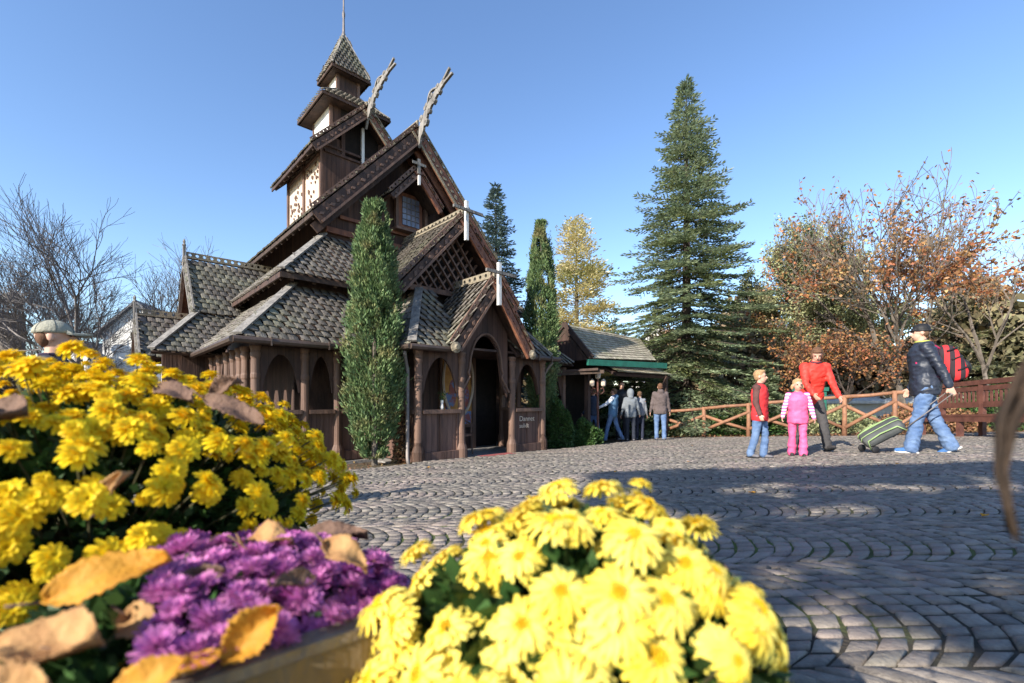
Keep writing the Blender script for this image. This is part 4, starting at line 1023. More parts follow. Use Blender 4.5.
def house(name, loc, rz, w_, d_, h, rh, label, roofm='slate', wins=((-.25, .5), (.25, .5))):
    t = empty(name, loc, rz, label, 'house')
    k = MB(); k.prism([(-w_ / 2, -d_ / 2, 0), (w_ / 2, -d_ / 2, 0), (w_ / 2, -d_ / 2, h), (0, -d_ / 2, h + rh), (-w_ / 2, -d_ / 2, h)], (0, d_, 0)); k.build('wall', M['house'], t)
    k = MB()
    for sg in (-1, 1):
        a = Vector((0, 0, h + rh)); b = Vector((sg * (w_ / 2 + .3), 0, h - .3 * rh / (w_ / 2)))
        k.prism([a + Vector((0, -d_ / 2 - .25, .02)), b + Vector((0, -d_ / 2 - .25, .02)), b + Vector((0, d_ / 2 + .25, .02)), a + Vector((0, d_ / 2 + .25, .02))], (0, 0, .12))
    k.build('roof', M[roofm], t)
    for (x, z) in wins:
        k = MB(); k.box((x * w_, -d_ / 2 - .02, z * h), (.7, .06, 1.0)); wn = k.build('window', M['white'], t)
        k = MB(); k.box((x * w_, -d_ / 2 - .05, z * h), (.56, .03, .86)); k.build('pane', M['glass'], wn)
    return t
house('white_house', (-19.6, 25.5, -1.3), .25, 3.0, 5, 4.7, 1.5, 'white gabled house behind the left gable of the church')
house('white_house', (-21.4, 23.6, -1.3), .1, 2.2, 3, 3.2, .9, 'low white house wing between the bare trees and the church')
house('white_house', (9.6, 31, -1.3), -.2, 3.0, 4, 4.6, 1.6, 'white house with slate roof behind the tall fir')
house('white_tent', (16.8, 21.5, -1.2), 1.0, 3, 4.0, 1.1, .4, 'white stall roof behind the oak trees', roofm='white', wins=())
house('white_tent', (21.5, 21.0, -1.2), -.6, 4, 4, 1.4, .6, 'white stall at the right behind the bench rail', roofm='house', wins=())
aw = empty('blue_awning', (18.0, 22, -1.2), 0, 'blue awning glimpsed between the oak branches', 'awning')
k = MB(); k.prism([(-1.6, 0, 3.2), (1.6, 0, 3.2), (1.6, 1.2, 3.9), (-1.6, 1.2, 3.9)], (0, 0, .05)); k.build('canopy', M['bluecloth'], aw)
for x in (-1.5, 1.5):
    k = MB(); k.tube([(x, .05, 0), (x, .05, 3.2)], .04, 6); k.build('post', M['white'], aw)
gb = empty('green_box', (9.3, 14.2, gz(9, 14)), -.3, 'green board fence section behind the woman in red', 'board')
k = MB(); k.box((0, 0, 1.35), (1.0, .05, .12)); k.build('board', M['green'], gb)
for x in (-.42, .42):
    k = MB(); k.box((x, .05, .7), (.07, .05, 1.4)); k.build('post', M['green'], gb)
# trees behind the viewer whose branches shade the square
# ------------------------------------------------------------------ people
def remesh(mb, name, mats, parent, vox=.012, smooth=4, factor=.5, fold=0):
    me = bpy.data.meshes.new('tmp'); me.from_pydata(mb.v, [], mb.f); me.update()
    o = bpy.data.objects.new('tmp', me); COL.objects.link(o)
    m = o.modifiers.new('r', 'REMESH'); m.mode = 'VOXEL'; m.voxel_size = vox; m.use_smooth_shade = True
    s = o.modifiers.new('s', 'SMOOTH'); s.iterations = smooth; s.factor = factor
    bpy.context.view_layer.update()
    dg = bpy.context.evaluated_depsgraph_get()
    m2 = bpy.data.meshes.new_from_object(o.evaluated_get(dg)); bpy.data.objects.remove(o)
    m2.name = name; m2.materials.clear(); m2.materials.append(mats)
    r = bpy.data.objects.new(name, m2); COL.objects.link(r); r.parent = parent
    if fold:
        nv = len(m2.vertices); co = np.zeros(nv * 3); no = np.zeros(nv * 3); m2.vertices.foreach_get('co', co); m2.vertices.foreach_get('normal', no)
        co = co.reshape(-1, 3); no = no.reshape(-1, 3); off = fold_seed()
        for i in range(nv):
            p = co[i]; a = mnoise.noise(Vector((p[0] * 9 + off, p[1] * 9, p[2] * 16 + p[0] * 6))); b_ = mnoise.noise(Vector((p[0] * 22, p[1] * 22 + off, p[2] * 34)))
            co[i] += no[i] * fold * ((1 - abs(a) * 2.6) * .8 + b_ * .5)
        m2.vertices.foreach_set('co', co.ravel()); m2.update()
    m2.polygons.foreach_set('use_smooth', [True] * len(m2.polygons))
    return r
_fs = [0]
def fold_seed():
    _fs[0] += 3.7; return _fs[0]
def capsule(mb, a, b, r0, r1, n=12, sx=1.0, k=4):
    a = Vector(a); b = Vector(b); d = (b - a); L = d.length; d = d / max(L, 1e-6)
    pts = []; rad = []
    for i in range(k + 1):
        t = PI / 2 * (1 - i / k); pts.append(a - d * r0 * math.sin(t)); rad.append(max(r0 * math.cos(t), .0008))
    for i in range(1, 5): pts.append(a.lerp(b, i / 5)); rad.append(r0 + (r1 - r0) * i / 5)
    for i in range(k + 1):
        t = PI / 2 * i / k; pts.append(b + d * r1 * math.sin(t)); rad.append(max(r1 * math.cos(t), .0008))
    mb.tube(pts, rad, n)
def loft(mb, rings, n=18):
    vs = []
    for (c, rx, ry, ax, ay) in rings:
        for k in range(n):
            t = 2 * PI * k / n
            cx, sy_ = math.cos(t), math.sin(t)
            cx = math.copysign(abs(cx) ** .85, cx); sy_ = math.copysign(abs(sy_) ** .85, sy_)
            vs.append(c + ax * rx * cx + ay * ry * sy_)
    fs = [(i * n + k, i * n + (k + 1) % n, (i + 1) * n + (k + 1) % n, (i + 1) * n + k) for i in range(len(rings) - 1) for k in range(n)]
    fs += [tuple(range(n))[::-1], tuple(range((len(rings) - 1) * n, len(rings) * n))]
    mb.add(vs, fs)
def cloth(name, c, c2=None, **k): return mat(name, c, c2 or tuple(x * .7 for x in c), scale=k.pop('scale', 5), rough=k.pop('rough', .85), bump=k.pop('bump', .3), **k)

def person(label, x, y, face, H, legs, arms, lean=0, hy=0, hp=0, wd=1.0, child=False, top=None, trous=None, hair=None, shoe=None,
           sleeve=None, hairstyle='short', hat=None, flare=1.0, coat=0.0, hood=False, vox=.013, jacket='jacket', collar=None, pants='trousers', vest=False, gzoff=0, head_scale=1.0):
    """face = compass angle of the facing direction (0 = away from the viewer, 90 = to the right)"""
    s = H / 1.75
    hh = (.235 if not child else .255) * (H / 1.75 if not child else (H / 1.75) ** .45 * .90) * head_scale
    t = empty('person', (x, y, gz(x, y) + gzoff), -R(face), label, 'person')
    hipz = (.50 if not child else .46) * H
    LT, LS = hipz * .50, hipz * .46
    X = Vector((1, 0, 0))
    J = {}
    foot_low = 9
    for i, sg in ((0, -1), (1, 1)):
        a, kn = R(legs[i][0]), R(legs[i][1])
        hip = Vector((sg * .088 * s * wd, 0, hipz))
        knee = hip + Vector((sg * .004, math.sin(a), -math.cos(a))) * LT
        ank = knee + Vector((0, math.sin(a - kn), -math.cos(a - kn))) * LS
        J[i] = [hip, knee, ank, a - kn]; foot_low = min(foot_low, ank.z)
    dz = .075 * s - foot_low
    up = Vector((0, math.sin(R(lean)), math.cos(R(lean)))); fw = Vector((0, math.cos(R(lean)), -math.sin(R(lean))))
    Z = Vector((0, 0, dz))
    hipc = Vector((0, 0, hipz)) + Z
    tl = (H - hh * .98 - hipz) * .88      # hips to base of neck
    nb = hipc + up * tl
    # ---- arms
    AR = []
    al = H * (.172 if not child else .165)
    for i, sg in ((0, -1), (1, 1)):
        p, ab, el = [R(q) for q in arms[i][:3]]; inw = R(arms[i][3]) if len(arms[i]) > 3 else 0
        sh = hipc + up * (tl * .90) + X * sg * .165 * s * wd * (1 if not child else 1.05)
        d1 = Vector((sg * math.sin(ab), math.sin(p) * math.cos(ab), -math.cos(p) * math.cos(ab)))
        elb = sh + d1 * al
        d2 = Vector((sg * math.sin(ab - inw), math.sin(p + el) * math.cos(ab - inw), -math.cos(p + el) * math.cos(ab - inw)))
        wr_ = elb + d2 * al * .86
        AR.append((sh, elb, wr_, d2, sg))
    def torso(mb, g, low, mul=1.0):
        W = s * wd
        R_ = [(-.06, .150, .105), (.05, .158, .115), (.28, .138, .105), (.5, .148, .113), (.72, .165, .118), (.88, .150, .10), (.97, .085, .072), (1.02, .05, .05)]
        rings = []
        for f, rx, ry in R_:
            if f == -.06 and low: f = low
            rings.append((hipc + up * (f * tl), (rx * W + g) * mul, (ry * W + g) * mul, X, fw))
        if child: pass
        loft(mb, rings)
    # ---- body
    hc = nb + up * (.045 * s + hh * .42) + Vector((0, .012 * s, 0))
    HM = Matrix.Rotation(-R(hy), 3, 'Z') @ Matrix.Rotation(-R(hp + lean * .5), 3, 'X')
    k = hh / .235
    b = MB(); torso(b, -.012, None)
    capsule(b, nb - up * .05 * s, hc - up * hh * .15, .056 * s + .004, .05 * s + .004)
    def hd(p): return hc + HM @ (Vector(p) * k)
    b.ell(hd((0, -.008, .025)), (.073 * k, .092 * k, .092 * k), HM); b.ell(hd((0, .022, -.030)), (.058 * k, .066 * k, .078 * k), HM)
    b.ell(hd((0, .045, -.075)), (.030 * k, .030 * k, .026 * k), HM)
    capsule(b, hd((0, .078, .018)), hd((0, .102, -.018)), .009 * k, .014 * k, 8); b.ell(hd((0, .082, -.047)), (.024 * k, .012 * k, .009 * k), HM)
    for sg in (-1, 1):
        b.ell(hd((sg * .075, -.005, .0)), (.010 * k, .020 * k, .030 * k), HM); b.ell(hd((sg * .03, .07, .032)), (.022 * k, .012 * k, .010 * k), HM)
    for i, sg in ((0, -1), (1, 1)):
        hip, knee, ank, sa_ = J[i]
        capsule(b, hip + Z, knee + Z, .075 * s, .048 * s); capsule(b, knee + Z, ank + Z, .048 * s, .032 * s)
        capsule(b, ank + Z, ank + Z + Vector((0, .03 * s, -.03 * s)), .028 * s, .022 * s)
    for (sh, elb, wr_, d2, sg) in AR:
        capsule(b, sh, elb, .042 * s, .036 * s); capsule(b, elb, wr_, .036 * s, .023 * s)
        # palm, five fingers
        hl = .085 * s if not child else .075 * s
        pc = wr_ + d2 * hl * .55; side = Vector((0, 1, 0)) if abs(d2.y) < .7 else Vector((0, 0, 1)); side = (side - d2 * side.dot(d2)).normalized(); nrm = d2.cross(side)
        Rm_ = Matrix((side, nrm, d2)).transposed()
        b.ell(pc, (.036 * s, .016 * s, hl * .6), Rm_)
        for q in range(4):
            o_ = side * (.027 - q * .018) * s; fl_ = (.062, .072, .068, .052)[q] * s
            p0 = wr_ + d2 * hl + o_; p1 = p0 + d2 * fl_ * .55 - X * sg * .006; p2 = p1 + (d2 * .6 - X * sg * .8).normalized() * fl_ * .5
            capsule(b, p0 - d2 * .01, p1, .0095 * s, .0085 * s, 7, k=2); capsule(b, p1, p2, .0085 * s, .007 * s, 7, k=2)
        p0 = wr_ + d2 * hl * .35 + side * .028 * s; p1 = p0 + (d2 + side * .9).normalized() * .038 * s; capsule(b, p0, p1, .0115 * s, .0095 * s, 7, k=2); capsule(b, p1, p1 + (d2 + side * .1).normalized() * .026 * s, .0095 * s, .008 * s, 7, k=2)
    body = remesh(b, 'body', M['skin'], t, vox=.0085 * max(.75, s), smooth=2)
    for sg in (-1, 1):
        e = MB(); e.ell(hd((sg * .030, .079, .016)), (.0125 * k, .006 * k, .0085 * k), HM, n=10, m=6); e.build('eye', M['black'], t, True)
    # ---- clothes
    if trous:
        q = MB()
        for i, sg in ((0, -1), (1, 1)):
            hip, knee, ank, sa_ = J[i]
            d_ = (knee - hip).normalized()
            wd_ = wd * .4 + .6; capsule(q, hip + Z, knee + Z, .092 * s * wd_, .066 * s * wd_); e_ = ank + Z + (knee - ank).normalized() * -.0 + Vector((0, 0, -.012 * s))
            capsule(q, knee + Z, e_, .066 * s * wd_, .060 * s * wd_ * flare)
            mid = (knee * .35 + ank * .65) + Z; q.ell(mid, (.064 * s * wd_ * flare, .062 * s * wd_ * flare, .03))
        wd_ = wd * .4 + .6; q.ell(hipc + up * .02, (.148 * s * wd_, .110 * s * wd_, .10 * s)); q.ell(hipc + up * .08 * s, (.132 * s * wd_, .10 * s * wd_, .06 * s))
        remesh(q, pants, trous, t, vox=vox, smooth=3, fold=.010 * s)
    if top:
        q = MB(); torso(q, .018, -.06 - coat)
        if hood: q.ell(nb + up * .01 - fw * .085 * s, (.10 * s, .07 * s, .075 * s))
        q.ell(nb + up * .02 * s, (.075 * s, .07 * s, .04 * s))
        qs = q if sleeve is None else MB()
        for (sh, elb, wr_, d2, sg) in AR:
            qs.ell(sh + Vector((-sg * .02, 0, 0)), (.078 * s, .078 * s, .075 * s)); capsule(qs, sh + Vector((-sg * .02, 0, -.01)), elb, .068 * s * (wd * .5 + .5), .054 * s); capsule(qs, elb, wr_, .054 * s, .040 * s)
            qs.ell(elb, (.058 * s, .058 * s, .04 * s)); 
        remesh(q, jacket, top, t, vox=vox, smooth=3, fold=.011 * s)
        if sleeve is not None:
            remesh(qs, 'sleeves', sleeve, t, vox=vox, smooth=3, fold=.009 * s)
    if collar:
        q = MB(); q.tube([nb + up * .03 * s + X * math.cos(a) * .072 * s + fw * math.sin(a) * .07 * s for a in [2 * PI * i / 16 for i in range(17)]], .014 * s, 6, caps=False); q.build('collar', collar, t, True)
    if shoe:
        for i, sg in ((0, -1), (1, 1)):
            hip, knee, ank, sa_ = J[i]; a = ank + Z
            lift = max(0, a.z - .075 * s); pitch = -.5 if (lift > .03 and sa_ < 0) else (.25 if lift > .03 else 0)
            q = MB(); rm = Matrix.Rotation(pitch, 3, 'X')
            def sp_(v): return a + rm @ (Vector(v) * s)
            capsule(q, sp_((0, -.035, -.035)), sp_((0, .05, -.035)), .040 * s, .040 * s); capsule(q, sp_((0, .05, -.042)), sp_((sg * .01, .15, -.048)), .040 * s, .032 * s); q.ell(sp_((0, -.01, .0)), (.042 * s, .05 * s, .05 * s))
            remesh(q, 'shoe', shoe[0], t, vox=.010, smooth=2)
            q = MB()
            q.prism([sp_(v) for v in ((-.035, -.075, -.078), (.035, -.075, -.078), (.042, .1, -.078), (.03, .175, -.072), (-.03, .175, -.072), (-.042, .1, -.078))], Vector((0, 0, .018 * s))); q.build('sole', shoe[1], t)
    if hair:
        q = MB()
        if not hat: q.ell(hd((0, -.022, .045)), (.082 * k, .092 * k, .082 * k), HM); q.ell(hd((0, .035, .098)), (.055 * k, .045 * k, .028 * k), HM)
        q.ell(hd((0, -.042, .005 if not hat else .0)), ((.074 if not hat else .077) * k, (.058 if not hat else .052) * k, (.075 if not hat else .062) * k), HM)
        if hairstyle == 'bob':
            q.ell(hd((0, -.055, -.03)), (.080 * k, .055 * k, .085 * k), HM)
            for sg in (-1, 1): q.ell(hd((sg * .074, -.015, -.01)), (.020 * k, .040 * k, .075 * k), HM)
            q.ell(hd((0, .062, .078)), (.060 * k, .030 * k, .025 * k), HM)
        if hairstyle == 'tied':
            for sg in (-1, 1): q.ell(hd((sg * .085, -.02, -.03)), (.026 * k, .026 * k, .05 * k), HM)
        rr = random.Random(int(x * 100))
        for i in range(0 if hat else 40):
            a_ = rr.uniform(0, 2 * PI); b_ = rr.uniform(.1, 1.2)
            p = (math.cos(a_) * math.sin(b_) * .078, -.02 + math.sin(a_) * math.sin(b_) * .086, .045 + math.cos(b_) * .078); q.ell(hd(p), (.012 * k, .016 * k, .012 * k), HM, n=6, m=4)
        remesh(q, 'hair', hair, t, vox=.008, smooth=1)
    if hat == 'knit':
        q = MB(); q.ell(hd((0, -.012, .058)), (.086 * k, .100 * k, .078 * k), HM); q.ell(hd((0, -.02, .03)), (.089 * k, .1 * k, .03 * k), HM); capsule(q, hd((-.05, .08, .045)), hd((.05, .08, .045)), .018 * k, .018 * k); capsule(q, hd((0, .1, .042)), hd((0, .135, .036)), .014, .01)
        remesh(q, 'cap', M['black'], t, vox=.009, smooth=2)
    if hat == 'cap':
        q = MB(); n = 18; pr = []
        vs = []; 
        for i in range(9):
            th = PI / 2 * i / 8 
            for j in range(n):
                a_ = 2 * PI * j / n; vs.append(hd((math.cos(a_) * .086 * math.sin(PI / 2 - th * .0) * math.cos(th * .999), -.008 + math.sin(a_) * .103 * math.cos(th * .999), .028 + .088 * math.sin(th))))
        q.add(vs, [(i * n + j, i * n + (j + 1) % n, (i + 1) * n + (j + 1) % n, (i + 1) * n + j) for i in range(8) for j in range(n)] + [tuple(range(n))[::-1], tuple(range(8 * n, 9 * n))])
        cp = q.build('cap', hat_m, t, True)
        q = MB(); P = []
        for j in range(13):
            a_ = PI * j / 12; P.append(((math.cos(a_) * .080), .070 + math.sin(a_) * .112, .040 - .020 * math.sin(a_) - .022 * abs(math.cos(a_)) ** 2))
        P += [(-.06, .07, .036), (.06, .07, .036)][::1]
        q.prism([hd(p) for p in P], HM @ Vector((0, 0, .010))); q.build('peak', hat_m, cp)
        q = MB(); q.ell(hd((0, -.008, .117)), (.008, .008, .005)); q.build('button', hat_p, cp)
        # panel seams
        q = MB()
        for j in range(6):
            a_ = PI * j / 3 + .3; q.tube([hd((math.cos(a_) * .087 * math.cos(th), -.008 + math.sin(a_) * .104 * math.cos(th), .028 + .089 * math.sin(th))) for th in [PI / 2 * i / 8 for i in range(9)]], .0012, 4)
        q.build('seam', hat_p, cp)
    return t, dict(J=J, Z=Z, AR=AR, nb=nb, hipc=hipc, up=up, fw=fw, tl=tl, hd=hd)
jeans = cloth('blue denim', (.07, .125, .25), (.145, .215, .35), scale=7); jeans_d = cloth('dark blue denim', (.06, .10, .20), scale=7)
hat_m = cloth('pale grey green cap cloth', (.34, .33, .26), (.28, .27, .22), scale=30); hat_p = cloth('dark cap edge', (.10, .11, .11), scale=30)
brownhair = cloth('brown hair', (.14, .08, .045), scale=40, stretch=(1, 1, .2)); fair = cloth('fair hair', (.42, .26, .13), (.26, .15, .08), scale=40); ginger = cloth('auburn hair', (.15, .075, .04), (.10, .05, .03), scale=40)
redf = cloth('red fleece', (.62, .035, .04)); maroon = cloth('dark brown red sleeve', (.11, .05, .045)); redj = cloth('bright red jacket', (.78, .05, .035), rough=.6)
pink = cloth('pink snow suit', (.85, .13, .30), rough=.6); greyt = cloth('dark grey trousers', (.07, .065, .065)); navy = cloth('navy black jacket', (.028, .035, .055), rough=.45)
darkshoe = (cloth('dark shoe', (.05, .045, .045)), M['black']); blueshoe = (cloth('blue trainer', (.06, .16, .38)), M['white']); greyshoe = (cloth('grey shoe', (.16, .15, .16)), M['black'])
stripes = cloth('pink and white stripes', (.85, .2, .45)); 
def stripe_mat(name, c1, c2, f, ax=2):
    m = mat(name, c1, c1, bump=.1); N = m.node_tree.nodes; L = m.node_tree.links; b = [n for n in N if n.type == 'BSDF_PRINCIPLED'][0]
    tc = [n for n in N if n.type == 'TEX_COORD'][0]; sp = N.new('ShaderNodeSeparateXYZ'); L.new(tc.outputs['Object'], sp.inputs[0])
    mu = N.new('ShaderNodeMath'); mu.operation = 'MULTIPLY'; mu.inputs[1].default_value = f; L.new(sp.outputs[ax], mu.inputs[0])
    fr = N.new('ShaderNodeMath'); fr.operation = 'FRACT'; L.new(mu.outputs[0], fr.inputs[0]); gt = N.new('ShaderNodeMath'); gt.operation = 'GREATER_THAN'; gt.inputs[1].default_value = .5; L.new(fr.outputs[0], gt.inputs[0])
    mx = N.new('ShaderNodeMix'); mx.data_type = 'RGBA'; mx.inputs[6].default_value = (*c1, 1); mx.inputs[7].default_value = (*c2, 1); L.new(gt.outputs[0], mx.inputs[0]); L.new(mx.outputs[2], b.inputs['Base Color']); return m
stripes = stripe_mat('pink and white stripes', (.75, .12, .38), (.82, .66, .72), 22)

# man with black cap, walking left, pulling the trolley bag
man, MI = person('man in dark jacket and jeans with a black cap, walking left pulling a trolley bag', 5.92, 6.52, 300, 1.86, [(13, 3), (-15, 10)], [(-24, 8, 6), (-6, 8, 30)], lean=3, wd=1.22,
    top=navy, trous=jeans, hair=brownhair, hat='knit', shoe=blueshoe, flare=1.25, coat=.16, collar=cloth('lime collar', (.50, .55, .12)))
boy, _ = person('boy in red fleece vest with dark sleeves and blue jeans, looking right', 3.56, 6.54, 140, 1.27, [(10, 16), (-6, 10)], [(-6, 10, 12), (2, 8, 20)], child=True, hy=-14,
    top=redf, sleeve=maroon, trous=jeans, hair=fair, shoe=greyshoe, flare=1.15, coat=.12, collar=maroon)
wom, _ = person('woman in bright red jacket and dark trousers bending towards the little girl', 4.92, 7.5, 186, 1.72, [(24, 5), (-10, 6)], [(22, 6, 18, 6), (26, 6, 22, 10)], lean=15, hp=18, hy=24, wd=1.08,
    top=redj, trous=greyt, hair=ginger, hairstyle='bob', shoe=darkshoe, coat=.10, collar=cloth('black collar', (.04, .03, .05)))
girl, _ = person('little girl in a pink snow suit with striped sleeves beside the woman in red', 4.18, 6.66, 205, 1.13, [(6, 6), (-4, 8)], [(8, 10, 15), (10, 12, 20)], child=True, hp=4, wd=1.16, hy=-12,
    top=pink, sleeve=stripes, trous=pink, hair=cloth('blond hair', (.5, .32, .16), scale=40), hairstyle='tied', shoe=darkshoe, flare=1.45, coat=.14, jacket='snow_suit_top', pants='snow_suit_legs')
kid1, _ = person('youth in dark grey brown anorak and jeans seen from behind by the fence end', 4.07, 12.5, 10, 1.56, [(4, 4), (-5, 6)], [(-4, 10, 8), (2, 10, 10)], top=cloth('grey brown anorak', (.13, .10, .095)), trous=jeans, hair=ginger, shoe=greyshoe, hood=True, coat=.14, wd=1.15, vox=.02)
kid2, _ = person('child in white and blue hooded top and jeans stepping left before the shelter', 2.82, 12.75, 300, 1.50, [(18, 6), (-16, 12)], [(45, 14, 20), (-6, 10, 12)], top=cloth('blue body of the hooded top', (.10, .20, .33)), sleeve=cloth('white sleeve', (.72, .74, .80)), trous=jeans, hair=brownhair, shoe=greyshoe, hood=True, coat=.1, lean=-4, wd=1.05, vox=.02)
kid3, _ = person('child with grey hooded anorak and black trousers, second from the shelter post', 3.28, 12.6, 8, 1.42, [(4, 4), (-4, 4)], [(2, 12, 18), (6, 14, 22)], top=cloth('grey anorak', (.20, .22, .24)), trous=cloth('black trousers', (.025, .03, .045)), hair=None, hat=None, shoe=greyshoe, hood=True, coat=.16, vox=.02, wd=1.1)
hd3 = MB(); hdf = _['hd']; hd3.ell(hdf((0, -.012, .01)), (.098, .11, .13)); hd3.ell(hdf((0, -.03, -.07)), (.09, .09, .07)); remesh(hd3, 'hood', cloth('grey hood', (.22, .24, .26)), kid3, vox=.012)
kid4, _ = person('adult in black clothes partly hidden behind the two children in hooded tops', 3.22, 13.4, 175, 1.72, [(4, 4), (-4, 4)], [(10, 6, 30), (10, 6, 30)], top=M['black'], trous=cloth('dark trousers', (.03, .03, .04)), hair=brownhair, shoe=darkshoe, vox=.02)
kid5, _ = person('person in dark top and blue jeans in the shade beside the lamp post', 2.28, 12.75, 330, 1.50, [(14, 6), (-14, 10)], [(10, 8, 30), (10, 8, 20)], top=cloth('dark blue top', (.03, .04, .07)), trous=jeans_d, hair=brownhair, shoe=greyshoe, vox=.02)
kid6, _ = person('child with dark trousers standing close behind the grey hooded child', 3.62, 12.9, 20, 1.38, [(4, 4), (-4, 4)], [(4, 8, 20), (4, 8, 20)], top=cloth('slate top', (.25, .26, .29)), trous=cloth('navy trousers', (.03, .035, .06)), hair=brownhair, shoe=greyshoe, vox=.02)
capk, _ = person('person in a pale baseball cap and dark jacket behind the yellow flowers', -2.64, 2.62, 58, 1.34, [(3, 3), (-3, 3)], [(4, 10, 20), (4, 10, 20)], child=True, hy=0, hp=-2, top=cloth('dark blue grey jacket', (.06, .065, .085)), trous=jeans_d, hair=cloth('short brown hair', (.16, .08, .045), scale=60), hat='cap', head_scale=1.04, shoe=greyshoe, collar=cloth('navy collar', (.03, .02, .05)), gzoff=-.03)

# ------------------------------------------------------------------ backpack and trolley bag
plaid = stripe_mat('red and black plaid', (.62, .03, .035), (.03, .02, .025), 9, ax=1)
bpk = empty('backpack', man.location, man.rotation_euler.z, 'red and black striped backpack on the back of the man in the black cap', 'backpack')
c = MI['nb'] + MI['up'] * -.30 - MI['fw'] * .27
Rb = Matrix.Rotation(R(-22), 3, 'X')
q = MB(); rings = []
for f, a, b in ((-.27, .06, .05), (-.25, .14, .10), (-.18, .165, .14), (0, .17, .155), (.14, .16, .145), (.22, .13, .11), (.26, .06, .05)):
    rings.append((c + Rb @ Vector((0, 0, f)), a, b, Vector((1, 0, 0)), Rb @ Vector((0, 1, 0))))
loft(q, rings); remesh(q, 'bag', plaid, bpk, vox=.014)
for z in (-.12, .04, .17):
    q = MB(); q.tube([c + Rb @ Vector((math.cos(a) * .172, math.sin(a) * .152, z)) for a in [PI + PI * i / 14 for i in range(15)]], .012, 6); q.build('trim', M['black'], bpk, True)
q = MB(); q.ell(c + Rb @ Vector((0, -.14, -.10)), (.11, .05, .10), Rb); q.build('front_pocket', M['black'], bpk, True)
for sg in (-1, 1):
    nb_ = MI['nb']; q = MB(); q.tube([c + Vector((sg * .10, .12, .2)), nb_ + Vector((sg * .12, -.05, .0)), nb_ + Vector((sg * .135, .09, -.10)), nb_ + Vector((sg * .155, .10, -.28)), c + Vector((sg * .13, .10, -.15))], .017, 6)
    q.build('shoulder_strap', cloth('red strap', (.5, .03, .12)), bpk, True)
hand = man.matrix_basis @ MI['AR'][0][2]
man_m = Matrix.Translation(man.location) @ Matrix.Rotation(man.rotation_euler.z, 4, 'Z')
hl = man_m @ MI['AR'][0][2]; hr = man_m @ MI['AR'][1][2]
print('man hands', hl, hr)
hg = (hl if hl.y < hr.y else hr) + Vector((.0, 0, -.10))
sx_, sy_ = 5.33, 6.80
sc_ = empty('trolley_bag', (sx_, sy_, gz(sx_, sy_)), 0, 'dark grey trolley bag with lime green piping rolling behind the man', 'trolley bag')
axis = (hg - Vector((sx_, sy_, gz(sx_, sy_) + .06))); ah = axis.length; axn = axis.normalized()
base = Vector((.02, 0, .085)); tilt_ax = Vector((axn.x, axn.y * .3, axn.z * .62)).normalized()
# bag frame: long axis along the handle direction
e1 = Vector((axis.x, axis.y * .6, axis.z * .62)).normalized(); e2 = Vector((0, 1, 0)); e2 = (e2 - e1 * e2.dot(e1)).normalized(); e3 = e1.cross(e2)
if e3.z < 0: e3 = -e3
greyb = cloth('grey bag cloth', (.085, .09, .088), (.055, .06, .06), rough=.6); lime = cloth('lime piping', (.30, .42, .18))
def bp_(a, b, c2): return base + e1 * a + e2 * b + e3 * c2
q = MB(); rings = []
for f, sc2 in ((-.04, .6), (-.02, .9), (.04, 1), (.40, 1), (.48, .92), (.51, .62)):
    rings.append((bp_(f, 0, .115), .165 * sc2, .105 * sc2, e2, e3))
loft(q, rings); remesh(q, 'bag', greyb, sc_, vox=.012, smooth=2)
for off in (-.08, .06):
    q = MB(); q.tube([bp_(f, off, .115 + .108 * s2) for f, s2 in ((-.05, .4), (-.02, .9), (.06, 1.0), (.25, 1.02), (.41, 1.0), (.49, .88), (.52, .4))], .007, 6); q.build('piping', lime, sc_, True)
for sg in (-1, 1):
    q = MB(); q.tube([bp_(f, sg * .168, z) for f, z in ((-.02, .04), (.02, .17), (.2, .19), (.42, .17), (.48, .05))], .010, 6); q.build('piping', lime, sc_, True)
    q = MB(); q.lathe((0, 0, 0), [(.0, -.014), (.05, -.014), (.055, -.008), (.055, .008), (.05, .014), (0, .014)], 16); w_ = q.build('wheel', M['black'], sc_, True); w_.rotation_euler = (R(90), 0, 0); w_.location = (.0, sg * .13, .055)
q = MB(); rel = hg - sc_.location
for sg in (-1, 1): q.tube([bp_(.30, sg * .06, .0), rel + e2 * sg * .06], .008, 6)
q.tube([rel - e2 * .075, rel + e2 * .075], .013, 6); q.build('handle', M['zinc'], sc_, True)
